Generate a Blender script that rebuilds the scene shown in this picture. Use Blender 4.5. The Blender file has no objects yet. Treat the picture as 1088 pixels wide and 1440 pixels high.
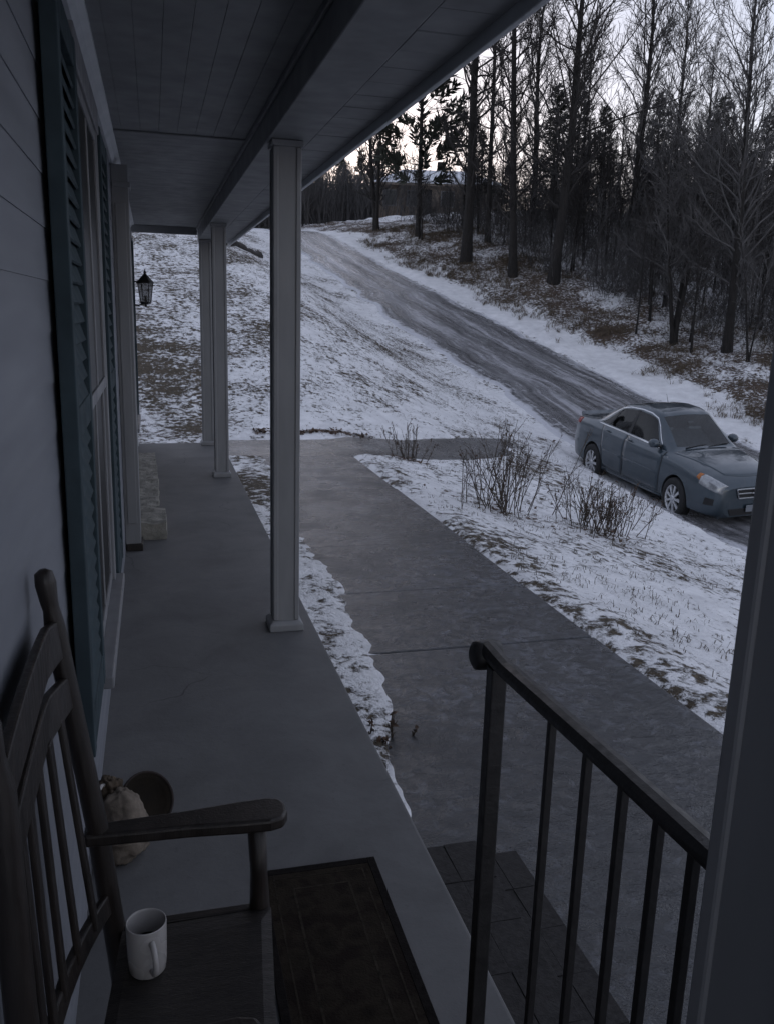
import bpy, bmesh, math, random
import numpy as np
from mathutils import Vector, Matrix

random.seed(7)
rng = np.random.default_rng(7)
R = math.radians
scene = bpy.context.scene
col = scene.collection

# ------------------------------------------------------------------ camera
CAM = Vector((0.2327, 0.0, 1.70))
YAW, PITCH, ROLL = R(15.297), R(-13.096), R(1.712)
fwd = Vector((math.sin(YAW) * math.cos(PITCH), math.cos(YAW) * math.cos(PITCH), math.sin(PITCH)))
rgt = Vector((math.cos(YAW), -math.sin(YAW), 0))
upv = rgt.cross(fwd)
r2 = math.cos(ROLL) * rgt + math.sin(ROLL) * upv
u2 = -math.sin(ROLL) * rgt + math.cos(ROLL) * upv
cam_data = bpy.data.cameras.new('camera')
cam_data.sensor_fit = 'HORIZONTAL'
cam_data.sensor_width = 36.0
cam_data.lens = 36.0 * 1205.22 / 1088.0
cam_data.clip_start = 0.02
cam_data.clip_end = 3000.0
cam = bpy.data.objects.new('camera', cam_data)
cam.matrix_world = Matrix(((r2.x, u2.x, -fwd.x, CAM.x), (r2.y, u2.y, -fwd.y, CAM.y), (r2.z, u2.z, -fwd.z, CAM.z), (0, 0, 0, 1)))
col.objects.link(cam)
scene.camera = cam

# ------------------------------------------------------------------ sky, sun, exposure
SUN_AZ, SUN_EL = R(10.7), R(5.0)      # azimuth from +Y towards +X; low behind the trees at the crest of the hill
world = bpy.data.worlds.new('World')
scene.world = world
world.use_nodes = True
wn, wl = world.node_tree.nodes, world.node_tree.links
wn.clear()
sky = wn.new('ShaderNodeTexSky')
sky.sky_type = 'NISHITA'
sky.sun_disc = False
sky.sun_elevation = SUN_EL
sky.sun_rotation = SUN_AZ
sky.altitude = 300
sky.air_density = 1.0
sky.dust_density = 0.5
sky.ozone_density = 1.0
hsv = wn.new('ShaderNodeHueSaturation')
hsv.inputs['Saturation'].default_value = 0.55
bg = wn.new('ShaderNodeBackground')
bg.inputs['Strength'].default_value = 0.15
wo = wn.new('ShaderNodeOutputWorld')
wl.new(sky.outputs[0], hsv.inputs['Color'])
tint = wn.new('ShaderNodeMix'); tint.data_type = 'RGBA'; tint.blend_type = 'MULTIPLY'
tint.inputs[0].default_value = 1.0; tint.inputs[7].default_value = (1.02, 0.945, 1.0, 1)
wl.new(hsv.outputs[0], tint.inputs[6])
# thin even high cloud over the whole sky, the clear-sky glow showing through it
veil = wn.new('ShaderNodeMix'); veil.data_type = 'RGBA'; veil.blend_type = 'MIX'
veil.inputs[0].default_value = 0.62; veil.inputs[7].default_value = (1.56, 1.70, 2.20, 1)
wl.new(tint.outputs[2], veil.inputs[6])
wl.new(veil.outputs[2], bg.inputs[0])
wl.new(bg.outputs[0], wo.inputs[0])
sd = bpy.data.lights.new('sun', 'SUN')
sd.energy = 0.5
sd.angle = R(0.53)
sd.color = (1.0, 0.86, 0.68)
so = bpy.data.objects.new('sun', sd)
sdir = Vector((math.sin(SUN_AZ) * math.cos(SUN_EL), math.cos(SUN_AZ) * math.cos(SUN_EL), math.sin(SUN_EL)))
so.rotation_euler = (-sdir).to_track_quat('-Z', 'Y').to_euler()
so.location = sdir * 60
col.objects.link(so)
vs = scene.view_settings
vs.view_transform = 'Standard'
vs.look = 'None'
vs.gamma = 1.0
vs.exposure = 1.28
vs.use_curve_mapping = False
cy = scene.cycles
cy.max_bounces = 6; cy.diffuse_bounces = 3; cy.glossy_bounces = 3; cy.transmission_bounces = 2; cy.transparent_max_bounces = 6
cy.use_adaptive_sampling = True; cy.adaptive_threshold = 0.02
cy.caustics_reflective = False; cy.caustics_refractive = False

# ------------------------------------------------------------------ helpers
def tag(o, label=None, cat=None, group=None, kind=None):
    if label: o['label'] = label
    if cat: o['category'] = cat
    if group: o['group'] = group
    if kind: o['kind'] = kind
    return o

def empty(name, loc=(0, 0, 0), rot=(0, 0, 0), label=None, cat=None, group=None):
    o = bpy.data.objects.new(name, None)
    o.empty_display_size = 0.1
    o.location = loc
    o.rotation_euler = rot
    col.objects.link(o)
    return tag(o, label, cat, group)

def link(name, me, m=None, parent=None, smooth=False, bevel=0, seg=2):
    if m is not None and len(me.materials) == 0:
        me.materials.append(m)
    if smooth:
        me.polygons.foreach_set('use_smooth', np.ones(len(me.polygons), dtype=bool))
    o = bpy.data.objects.new(name, me)
    col.objects.link(o)
    if parent is not None: o.parent = parent
    if bevel:
        b = o.modifiers.new('bevel', 'BEVEL'); b.width = bevel; b.segments = seg
        b.limit_method = 'ANGLE'; b.angle_limit = R(40)
    return o

def fast_mesh(name, V, F):
    """V (n,3), F (m,k) all faces with k corners."""
    V = np.asarray(V, dtype=np.float32); F = np.asarray(F, dtype=np.int32)
    me = bpy.data.meshes.new(name)
    me.vertices.add(len(V)); me.vertices.foreach_set('co', V.ravel())
    k = F.shape[1]
    me.loops.add(F.size); me.loops.foreach_set('vertex_index', F.ravel())
    me.polygons.add(len(F))
    me.polygons.foreach_set('loop_start', np.arange(0, F.size, k, dtype=np.int32))
    me.polygons.foreach_set('loop_total', np.full(len(F), k, dtype=np.int32))
    me.update(calc_edges=True)
    me.validate()
    return me

class MB:
    def __init__(s): s.v = []; s.f = []
    def add(s, V, F):
        b = len(s.v)
        s.v.extend(tuple(map(float, p)) for p in V); s.f.extend(tuple(b + i for i in q) for q in F)
        return s
    def box(s, x0, x1, y0, y1, z0, z1):
        V = [(x0, y0, z0), (x1, y0, z0), (x1, y1, z0), (x0, y1, z0), (x0, y0, z1), (x1, y0, z1), (x1, y1, z1), (x0, y1, z1)]
        return s.add(V, [(0, 3, 2, 1), (4, 5, 6, 7), (0, 1, 5, 4), (1, 2, 6, 5), (2, 3, 7, 6), (3, 0, 4, 7)])
    def obox(s, c, ax, ay, az):
        c, ax, ay, az = map(Vector, (c, ax, ay, az))
        V = [c + sx * ax + sy * ay + sz * az for sz in (-1, 1) for sx, sy in ((-1, -1), (1, -1), (1, 1), (-1, 1))]
        F = [(0, 3, 2, 1), (4, 5, 6, 7), (0, 1, 5, 4), (1, 2, 6, 5), (2, 3, 7, 6), (3, 0, 4, 7)]
        if ax.cross(ay).dot(az) < 0: F = [tuple(reversed(q)) for q in F]
        return s.add(V, F)
    def bar(s, a, b, w, d, side=None):
        """rectangular bar from a to b, w wide along side, d deep"""
        a, b = Vector(a), Vector(b); t = (b - a)
        sv = Vector(side) if side is not None else t.orthogonal()
        sv = (sv - t.normalized() * sv.dot(t.normalized())).normalized()
        n = t.normalized().cross(sv)
        return s.obox((a + b) / 2, sv * w / 2, n * d / 2, t / 2)
    def tube(s, pts, rad, n=8, cap=True):
        pts = [Vector(p) for p in pts]
        if not hasattr(rad, '__len__'): rad = [rad] * len(pts)
        t0 = (pts[1] - pts[0]).normalized(); ref = t0.orthogonal().normalized()
        b = len(s.v)
        for i, p in enumerate(pts):
            t = (pts[min(i + 1, len(pts) - 1)] - pts[max(i - 1, 0)]).normalized()
            ref = (ref - t * ref.dot(t)).normalized(); bi = t.cross(ref)
            for k in range(n):
                a = 2 * math.pi * k / n
                s.v.append(tuple(p + (ref * math.cos(a) + bi * math.sin(a)) * rad[i]))
        for i in range(len(pts) - 1):
            for k in range(n):
                s.f.append((b + i * n + k, b + i * n + (k + 1) % n, b + (i + 1) * n + (k + 1) % n, b + (i + 1) * n + k))
        if cap:
            s.f.append(tuple(b + k for k in reversed(range(n))))
            e = b + (len(pts) - 1) * n
            s.f.append(tuple(e + k for k in range(n)))
        return s
    def lathe(s, prof, c=(0, 0, 0), n=32):
        b = len(s.v); cx, cy, cz = c
        for r, z in prof:
            for k in range(n):
                a = 2 * math.pi * k / n
                s.v.append((cx + r * math.cos(a), cy + r * math.sin(a), cz + z))
        for i in range(len(prof) - 1):
            for k in range(n):
                s.f.append((b + i * n + k, b + i * n + (k + 1) % n, b + (i + 1) * n + (k + 1) % n, b + (i + 1) * n + k))
        return s
    def prism(s, poly, axis, lo, hi):
        """poly: list of 2D points; extrude along axis 0/1/2"""
        def pt(p, h):
            q = [p[0], p[1]]; q.insert(axis, h); return tuple(q)
        n = len(poly)
        V = [pt(p, lo) for p in poly] + [pt(p, hi) for p in poly]
        F = [tuple(range(n)), tuple(reversed(range(n, 2 * n)))] + [(i + n, (i + 1) % n + n, (i + 1) % n, i) for i in range(n)]
        return s.add(V, F)
    def build(s, name, m, parent=None, smooth=False, bevel=0, seg=2, fix=True):
        me = bpy.data.meshes.new(name)
        me.from_pydata(s.v, [], s.f)
        me.validate()
        if fix:
            bm = bmesh.new(); bm.from_mesh(me); bmesh.ops.recalc_face_normals(bm, faces=bm.faces); bm.to_mesh(me); bm.free()
        me.update()
        return link(name, me, m, parent, smooth, bevel, seg)

# numpy value noise
def _hash(ix, iy, seed):
    h = (ix.astype(np.int64) * 374761393 + iy.astype(np.int64) * 668265263 + seed * 1013904223) & 0x7fffffff
    h = ((h ^ (h >> 13)) * 1274126177) & 0x7fffffff
    return ((h ^ (h >> 16)) & 0xffff) / 65535.0
def vnoise(x, y, seed=0):
    ix, iy = np.floor(x), np.floor(y); fx, fy = x - ix, y - iy
    fx = fx * fx * (3 - 2 * fx); fy = fy * fy * (3 - 2 * fy)
    a, b = _hash(ix, iy, seed), _hash(ix + 1, iy, seed); c, d = _hash(ix, iy + 1, seed), _hash(ix + 1, iy + 1, seed)
    return (a * (1 - fx) + b * fx) * (1 - fy) + (c * (1 - fx) + d * fx) * fy
def fbm(x, y, sc, oct=4, seed=0):
    s, a, t = 0.0, 1.0, 0.0
    for o in range(oct):
        s = s + a * vnoise(x * sc * 2 ** o + 17.3 * o, y * sc * 2 ** o - 9.1 * o, seed + o); t += a; a *= 0.5
    return s / t - 0.5
def sm(a, b, t):
    t = np.clip((t - a) / (b - a), 0, 1); return t * t * (3 - 2 * t)

# ------------------------------------------------------------------ materials
def new_mat(name):
    m = bpy.data.materials.new(name); m.use_nodes = True
    nt = m.node_tree; b = nt.nodes['Principled BSDF']
    return m, nt, b
def N(nt, t, **kw):
    n = nt.nodes.new(t)
    for k, v in kw.items():
        if k in n.inputs.keys(): n.inputs[k].default_value = v
        else: setattr(n, k, v)
    return n
def ramp(nt, src, stops):
    r = nt.nodes.new('ShaderNodeValToRGB')
    e = r.color_ramp.elements
    while len(e) < len(stops): e.new(0.5)
    for i, (p, c) in enumerate(stops):
        e[i].position = p; e[i].color = (*c, 1) if len(c) == 3 else c
    nt.links.new(src, r.inputs[0]); return r
def c3(c): return (c[0], c[1], c[2], 1)
def mix(nt, fac, a, b):
    n = nt.nodes.new('ShaderNodeMix'); n.data_type = 'RGBA'
    for sock, v in ((n.inputs[0], fac), (n.inputs[6], a), (n.inputs[7], b)):
        if isinstance(v, (tuple, list)): sock.default_value = c3(v)
        elif isinstance(v, (int, float)): sock.default_value = v
        else: nt.links.new(v, sock)
    return n.outputs[2]
def math_(nt, op, a, b=0.0, clamp=False):
    n = nt.nodes.new('ShaderNodeMath'); n.operation = op; n.use_clamp = clamp
    for sock, v in ((n.inputs[0], a), (n.inputs[1], b)):
        if isinstance(v, (int, float)): sock.default_value = v
        else: nt.links.new(v, sock)
    return n.outputs[0]
def coords(nt, kind='Object', scale=(1, 1, 1)):
    tc = nt.nodes.new('ShaderNodeTexCoord'); mp = nt.nodes.new('ShaderNodeMapping')
    mp.inputs['Scale'].default_value = scale
    nt.links.new(tc.outputs[kind], mp.inputs[0]); return mp.outputs[0]
def noise(nt, co, scale, detail=4, rough=0.55, dist=0.0):
    n = N(nt, 'ShaderNodeTexNoise', Scale=scale, Detail=detail, Roughness=rough, Distortion=dist)
    nt.links.new(co, n.inputs['Vector']); return n.outputs['Fac']
def bump(nt, b, h, strength=0.3, distance=0.01):
    n = N(nt, 'ShaderNodeBump', Strength=strength, Distance=distance)
    nt.links.new(h, n.inputs['Height']); nt.links.new(n.outputs[0], b.inputs['Normal'])
def simple(name, c, rough=0.5, var=0.25, sc=8, bs=0.15, stretch=(1, 1, 1), metal=0.0, spec=0.5, dist=0.004, coat=0.0):
    """base colour with a mottled variation, roughness variation and fine relief"""
    m, nt, b = new_mat(name)
    co = coords(nt, 'Object', stretch)
    n = noise(nt, co, sc, 3, 0.65)
    lo = tuple(max(0, x * (1 - var)) for x in c); hi = tuple(min(1, x * (1 + var)) for x in c)
    r = ramp(nt, n, [(0.3, lo), (0.7, hi)])
    nt.links.new(r.outputs[0], b.inputs['Base Color'])
    rr = ramp(nt, noise(nt, co, sc * 2.3, 1), [(0.3, (max(0.02, rough - 0.1),) * 3), (0.7, (min(1, rough + 0.1),) * 3)])
    nt.links.new(rr.outputs[0], b.inputs['Roughness'])
    b.inputs['Metallic'].default_value = metal
    b.inputs['Specular IOR Level'].default_value = spec
    b.inputs['Coat Weight'].default_value = coat
    b.inputs['Coat Roughness'].default_value = 0.06
    if bs: bump(nt, b, noise(nt, co, sc * 6, 2, 0.65), bs, dist)
    return m

M = {}
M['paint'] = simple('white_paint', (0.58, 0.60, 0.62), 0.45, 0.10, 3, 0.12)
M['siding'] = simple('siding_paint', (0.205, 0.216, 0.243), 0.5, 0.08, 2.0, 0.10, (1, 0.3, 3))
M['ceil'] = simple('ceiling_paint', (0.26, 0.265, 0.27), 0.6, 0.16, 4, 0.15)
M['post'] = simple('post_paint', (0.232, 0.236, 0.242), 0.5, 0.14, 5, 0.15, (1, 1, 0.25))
M['shutter'] = simple('shutter_paint', (0.045, 0.064, 0.074), 0.7, 0.2, 6, 0.15, spec=0.15)
M['trim'] = simple('window_trim', (0.20, 0.204, 0.215), 0.5, 0.12, 6, 0.1)
M['dark'] = simple('dark_void', (0.006, 0.006, 0.007), 0.6, 0.2, 4, 0)
M['iron'] = simple('wrought_iron', (0.018, 0.017, 0.017), 0.42, 0.3, 20, 0.2, metal=0.0, spec=0.5)
M['brass'] = simple('aged_metal', (0.02, 0.019, 0.02), 0.4, 0.3, 20, 0.1, metal=0.3)
M['wood'] = simple('dark_stained_wood', (0.017, 0.013, 0.011), 0.42, 0.45, 5, 0.25, (6, 6, 1), dist=0.003)
M['seatwood'] = simple('worn_seat_wood', (0.020, 0.017, 0.015), 0.55, 0.5, 14, 0.4, (1, 5, 1), dist=0.004)
M['ceramic'] = simple('white_ceramic', (0.40, 0.385, 0.375), 0.25, 0.06, 6, 0.02)
M['coffee'] = simple('black_coffee', (0.012, 0.007, 0.004), 0.08, 0.2, 6, 0)
M['roof'] = simple('asphalt_shingle', (0.06, 0.06, 0.062), 0.85, 0.3, 14, 0.4)
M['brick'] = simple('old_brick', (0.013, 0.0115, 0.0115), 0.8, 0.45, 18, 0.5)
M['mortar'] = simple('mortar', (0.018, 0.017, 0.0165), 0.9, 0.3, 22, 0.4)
M['stonestep'] = simple('weathered_concrete', (0.24, 0.23, 0.20), 0.75, 0.35, 9, 0.6, dist=0.01)
M['bark'] = simple('bark', (0.016, 0.014, 0.013), 0.9, 0.45, 3.0, 0.8, (4, 4, 0.8), dist=0.03)
M['twig'] = simple('twigs', (0.030, 0.027, 0.026), 0.85, 0.35, 2, 0)
M['frost'] = simple('frosted_twigs', (0.080, 0.077, 0.077), 0.8, 0.35, 2, 0)
M['needle'] = simple('conifer_needles', (0.026, 0.031, 0.022), 0.7, 0.45, 1.5, 0)
M['deadgrass'] = simple('dead_grass', (0.115, 0.088, 0.058), 0.85, 0.5, 6, 0)
M['tuft'] = simple('lawn_tufts', (0.085, 0.070, 0.050), 0.85, 0.55, 6, 0)
M['stalk'] = simple('dead_stalks', (0.062, 0.047, 0.036), 0.8, 0.4, 12, 0)
M['leaf'] = simple('fallen_leaves', (0.085, 0.052, 0.034), 0.8, 0.5, 9, 0)
M['log'] = simple('fallen_log_bark', (0.022, 0.019, 0.017), 0.9, 0.4, 3, 0.6)

def glass_mat(name, tint=(0.02, 0.024, 0.026), rough=0.04, alpha=1.0):
    m, nt, b = new_mat(name)
    b.inputs['Base Color'].default_value = c3(tint)
    b.inputs['Roughness'].default_value = rough
    b.inputs['Specular IOR Level'].default_value = 0.6
    b.inputs['Alpha'].default_value = alpha
    bump(nt, b, noise(nt, coords(nt), 1.6, 2), 0.06, 0.01)
    return m
M['pane'] = glass_mat('window_glass', (0.006, 0.006, 0.006), 0.35, 1.0)
M['pane'].node_tree.nodes['Principled BSDF'].inputs['Specular IOR Level'].default_value = .12
M['lampglass'] = glass_mat('lantern_glass', (0.05, 0.045, 0.038), 0.12, 0.6)

def snow_mat():
    m, nt, b = new_mat('snowy_grass')
    at = N(nt, 'ShaderNodeAttribute', attribute_name='grassy'); at2 = N(nt, 'ShaderNodeAttribute', attribute_name='woods')
    co = coords(nt, 'Object')
    warp = N(nt, 'ShaderNodeTexNoise', Scale=3.0, Detail=1.0); nt.links.new(co, warp.inputs['Vector'])
    vm = nt.nodes.new('ShaderNodeVectorMath'); vm.operation = 'MULTIPLY_ADD'
    nt.links.new(warp.outputs['Color'], vm.inputs[0]); vm.inputs[1].default_value = (0.07, 0.07, 0.0); nt.links.new(co, vm.inputs[2])
    cw = vm.outputs[0]
    n1 = noise(nt, cw, 9.5, 4, 0.72, 0.15)
    n2 = noise(nt, co, 0.55, 2, 0.6)
    n3 = noise(nt, cw, 2.1, 3, 0.65, 0.2)
    # grass shows where the fine noise exceeds a threshold that drifts over the lawn
    s = math_(nt, 'ADD', math_(nt, 'MULTIPLY', n1, 0.76), math_(nt, 'MULTIPLY', n3, 0.24))
    thr = math_(nt, 'SUBTRACT', 0.683, math_(nt, 'ADD', math_(nt, 'MULTIPLY', at.outputs['Fac'], 0.21), math_(nt, 'MULTIPLY', math_(nt, 'SUBTRACT', n2, 0.5), 0.42)))
    g = math_(nt, 'MULTIPLY', math_(nt, 'SUBTRACT', s, thr), 12.0, True)
    gcol = ramp(nt, noise(nt, co, 21, 4), [(0.25, (0.028, 0.024, 0.019)), (0.55, (0.085, 0.068, 0.047)), (0.8, (0.15, 0.118, 0.082))])
    wcol = ramp(nt, noise(nt, co, 5, 6, 0.7), [(0.25, (0.028, 0.021, 0.016)), (0.5, (0.075, 0.054, 0.040)), (0.75, (0.13, 0.098, 0.072))])
    gc = mix(nt, at2.outputs['Fac'], gcol.outputs[0], wcol.outputs[0])
    sc = ramp(nt, noise(nt, co, 2.7, 4), [(0.3, (0.66, 0.665, 0.68)), (0.7, (0.86, 0.865, 0.88))])
    nt.links.new(mix(nt, g, sc.outputs[0], gc), b.inputs['Base Color'])
    nt.links.new(math_(nt, 'ADD', 0.55, math_(nt, 'MULTIPLY', g, 0.3)), b.inputs['Roughness'])
    b.inputs['Specular IOR Level'].default_value = 0.3
    hgt = math_(nt, 'SUBTRACT', math_(nt, 'MULTIPLY', s, -1.0), math_(nt, 'MULTIPLY', g, 0.25))
    bump(nt, b, hgt, 0.9, 0.07)
    return m
M['snow'] = snow_mat()

def ice_concrete(name, frost=0.5, base=(0.13, 0.128, 0.122)):
    m, nt, b = new_mat(name)
    co = coords(nt, 'Object')
    a = noise(nt, co, 1.3, 4, 0.62, 0.4); f = noise(nt, co, 11, 5, 0.76, 0.5); big = noise(nt, co, 0.5, 3)
    c = ramp(nt, a, [(0.3, tuple(x * 0.55 for x in base)), (0.7, tuple(x * 1.35 for x in base))])
    fr = math_(nt, 'MULTIPLY', math_(nt, 'SUBTRACT', math_(nt, 'ADD', math_(nt, 'MULTIPLY', f, 0.7), math_(nt, 'MULTIPLY', big, 0.3)), 0.525 - 0.04 * frost), 4.0, True)
    fr = math_(nt, 'MULTIPLY', fr, frost)
    nt.links.new(mix(nt, fr, c.outputs[0], (0.34, 0.36, 0.42)), b.inputs['Base Color'])
    r = ramp(nt, noise(nt, co, 2.2, 5, 0.6), [(0.35, (0.09,) * 3), (0.65, (0.42,) * 3)])
    nt.links.new(math_(nt, 'ADD', r.outputs[0], math_(nt, 'MULTIPLY', fr, 0.35)), b.inputs['Roughness'])
    b.inputs['Specular IOR Level'].default_value = 0.5
    mp = N(nt, 'ShaderNodeMapping'); mp.inputs['Scale'].default_value = (1.0, 1.6, 1); nt.links.new(co, mp.inputs[0])
    hh = math_(nt, 'ADD', math_(nt, 'MULTIPLY', noise(nt, mp.outputs[0], 7.0, 5, 0.7, 0.3), 1.0), math_(nt, 'MULTIPLY', f, 0.8))
    bump(nt, b, hh, 0.5, 0.024)
    return m
M['ice'] = ice_concrete('icy_concrete', 0.5, (0.019, 0.021, 0.025))
M['icepath'] = ice_concrete('icy_path', 0.35, (0.10, 0.097, 0.095))

def floor_mat():
    m, nt, b = new_mat('painted_porch_floor')
    co = coords(nt, 'Object')
    a = noise(nt, co, 2.6, 6, 0.7, 0.6); f = noise(nt, co, 34, 4, 0.75)
    c = ramp(nt, a, [(0.3, (0.115, 0.115, 0.116)), (0.7, (0.155, 0.155, 0.156))])
    d = math_(nt, 'MULTIPLY', math_(nt, 'SUBTRACT', f, 0.60), 5.0, True)
    vo = N(nt, 'ShaderNodeTexVoronoi', Scale=0.9); vo.feature = 'DISTANCE_TO_EDGE'
    wv2 = nt.nodes.new('ShaderNodeVectorMath'); wv2.operation = 'MULTIPLY_ADD'
    nz2 = N(nt, 'ShaderNodeTexNoise', Scale=2.2, Detail=3.0); nt.links.new(co, nz2.inputs['Vector'])
    nt.links.new(nz2.outputs['Color'], wv2.inputs[0]); wv2.inputs[1].default_value = (.5, .5, .0); nt.links.new(co, wv2.inputs[2])
    nt.links.new(wv2.outputs[0], vo.inputs['Vector'])
    crk = math_(nt, 'MULTIPLY', math_(nt, 'SUBTRACT', 0.004, vo.outputs['Distance']), 240.0, True)
    crk = math_(nt, 'MULTIPLY', crk, math_(nt, 'MULTIPLY', math_(nt, 'SUBTRACT', noise(nt, co, 0.8, 2), 0.48), 8.0, True))
    stn = math_(nt, 'MULTIPLY', math_(nt, 'SUBTRACT', noise(nt, co, 1.4, 4, .65, 1.2), 0.55), 4.0, True)
    cc = mix(nt, math_(nt, 'MULTIPLY', stn, 0.35), c.outputs[0], (0.060, 0.060, 0.060))
    cc = mix(nt, math_(nt, 'MULTIPLY', crk, 0.7), cc, (0.025, 0.025, 0.025))
    nt.links.new(mix(nt, math_(nt, 'MULTIPLY', d, 0.45), cc, (0.03, 0.03, 0.03)), b.inputs['Base Color'])
    r = ramp(nt, noise(nt, co, 1.7, 4), [(0.3, (0.62,) * 3), (0.7, (0.80,) * 3)])
    nt.links.new(r.outputs[0], b.inputs['Roughness'])
    b.inputs['Specular IOR Level'].default_value = 0.2
    bump(nt, b, f, 0.25, 0.005)
    return m
M['floor'] = floor_mat()

def road_mat():
    m, nt, b = new_mat('icy_gravel_drive')
    uv = N(nt, 'ShaderNodeUVMap'); uv.uv_map = 'UVMap'
    sep = N(nt, 'ShaderNodeSeparateXYZ'); nt.links.new(uv.outputs[0], sep.inputs[0])
    mp = N(nt, 'ShaderNodeMapping'); mp.inputs['Scale'].default_value = (22, 0.30, 1); nt.links.new(uv.outputs[0], mp.inputs[0])
    streak = noise(nt, mp.outputs[0], 1.0, 6, 0.62, 0.35)
    mp2 = N(nt, 'ShaderNodeMapping'); mp2.inputs['Scale'].default_value = (9, 0.35, 1); nt.links.new(uv.outputs[0], mp2.inputs[0])
    tracks = noise(nt, mp2.outputs[0], 1.0, 3, 0.5, 0.5)
    co = coords(nt, 'Object'); f = noise(nt, co, 5, 5, 0.75, 0.5)
    u0 = sep.outputs[0]
    wob = math_(nt, 'ADD', u0, math_(nt, 'MULTIPLY', math_(nt, 'SUBTRACT', tracks, 0.5), 0.10))
    wv_ = math_(nt, 'MULTIPLY', math_(nt, 'COSINE', math_(nt, 'MULTIPLY', wob, 18.85)), 0.055)
    c = ramp(nt, math_(nt, 'ADD', wv_, math_(nt, 'ADD', math_(nt, 'MULTIPLY', streak, 0.7), math_(nt, 'MULTIPLY', f, 0.3))), [(0.36, (0.055, 0.055, 0.059)), (0.50, (0.17, 0.17, 0.178)), (0.62, (0.40, 0.40, 0.425))])
    # snow lies thicker at the edges and between the tracks
    u = sep.outputs[0]
    e = math_(nt, 'ABSOLUTE', math_(nt, 'SUBTRACT', math_(nt, 'MULTIPLY', u, 2.0), 1.0))
    e = math_(nt, 'POWER', e, 6.0)
    sn = math_(nt, 'ADD', math_(nt, 'MULTIPLY', e, 0.42), math_(nt, 'ADD', math_(nt, 'MULTIPLY', streak, 0.42), math_(nt, 'MULTIPLY', f, 0.48)))
    sn = math_(nt, 'MULTIPLY', math_(nt, 'SUBTRACT', sn, 0.555), 7.0, True)
    nt.links.new(mix(nt, math_(nt, 'MULTIPLY', sn, 0.8), c.outputs[0], (0.60, 0.61, 0.65)), b.inputs['Base Color'])
    r = ramp(nt, tracks, [(0.35, (0.11,) * 3), (0.65, (0.38,) * 3)])
    nt.links.new(math_(nt, 'ADD', r.outputs[0], math_(nt, 'MULTIPLY', sn, 0.3)), b.inputs['Roughness'])
    bump(nt, b, math_(nt, 'ADD', math_(nt, 'MULTIPLY', streak, 0.7), math_(nt, 'MULTIPLY', f, 0.5)), 0.8, 0.06)
    return m
M['road'] = road_mat()

# ------------------------------------------------------------------ terrain
def xn(y): return np.interp(y, [-60, 8, 14, 18, 21, 24, 27, 32, 40, 48, 56, 62, 80, 100], [9.3, 9.3, 9.5, 9.9, 10.3, 10.3, 9.9, 9.0, 7.9, 6.9, 5.0, 2.0, -12, -30])
def xf(y): return np.interp(y, [-60, 10, 18.7, 22, 24, 28, 32.6, 37.5, 43, 50, 58, 64, 80, 100], [15.6, 15.6, 15.5, 15.25, 15.0, 14.5, 13.5, 12.2, 11.0, 9.8, 8.0, 5.0, -8, -26])
def zl(y): return np.interp(y, [-80, 13.9, 15.2, 22, 30, 46, 57, 70, 900], [-.38, -.38, -.25, 1.9, 4.0, 6.1, 6.65, 6.5, 6.5])
def zr(y): return np.interp(y, [-80, 8, 16.3, 22, 28, 50, 57, 70, 900], [-5.9, -2.35, -1.79, -.95, .35, 6.05, 6.65, 6.5, 6.5])
def smooth1(fn):
    ys = np.linspace(-90, 220, 3101); v = fn(ys); k = np.exp(-0.5 * (np.arange(-30, 31) / 9.0) ** 2); k /= k.sum()
    vs_ = np.convolve(np.pad(v, 30, mode='edge'), k, mode='valid')
    return lambda y: np.interp(y, ys, vs_)
xn, xf, zl, zr = smooth1(xn), smooth1(xf), smooth1(zl), smooth1(zr)
def lint(x, xs, fs):
    out = np.full_like(x, fs[0], dtype=float)
    for i in range(len(fs) - 1):
        t = np.clip((x - xs[i]) / np.maximum(xs[i + 1] - xs[i], 1e-6), 0, 1); out = out + t * (fs[i + 1] - fs[i])
    return out
def ground0(x, y):
    x = np.asarray(x, float); y = np.asarray(y, float)
    L, Q, n = zl(y), zr(y), xn(y)
    nearw = lint(x, [3.3 + 0 * n, n - 1.5, n - .7, n], [0, .60, .70, 1])
    farw = sm(n - 8, n, x); t = sm(13, 21, y); w = nearw * (1 - t) + farw * t
    z = L * (1 - w) + Q * w
    d = np.maximum(0, x - xf(y) - .8)
    return z + np.minimum(d, 40) * .17 * sm(0, 2, d) * (1 - .5 * sm(6, 25, d))
WALK = (1.07, 3.03)
def road_mask(x, y, m=0.0): return sm(-.25, .15, np.minimum(x - xn(y) + m, xf(y) - x + m))
def sidepath_y(x): return np.interp(x, [0, 3, 4.5, 5.8, 7, 8, 9.5], [13.1, 13.1, 14.1, 15.2, 16.4, 17.5, 19.2])
def path_mask(x, y):
    w = sm(.12, -.12, np.abs(y - sidepath_y(x)) - .75) * sm(.7, .9, x) * sm(9.2, 5.2, x)
    k = sm(.06, -.06, np.maximum(np.maximum(WALK[0] - .05 - x, x - WALK[1]), np.maximum(-3.0 - y, y - 12.6)))
    return np.maximum(w, k)
def ground(x, y):
    x = np.asarray(x, float); y = np.asarray(y, float)
    z = ground0(x, y)
    dist = np.hypot(x, y)
    flat = np.maximum(road_mask(x, y, .3), path_mask(x, y))
    lump = fbm(x, y, 1.7, 4, 3) * .07 + fbm(x, y, 7.0, 3, 5) * .045 + fbm(x, y, .25, 3, 9) * .35 * sm(14, 30, dist)
    wd = sm(.5, 4, x - xf(y))
    lump = lump + wd * (fbm(x, y, .8, 4, 21) * .5)
    z = z + lump * (1 - flat) * sm(.9, 1.6, x + 5 * (y > 11.4))
    return z - .05 * flat - .25 * (1 - sm(.85, 1.02, x)) * (y < 11.1)
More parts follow.
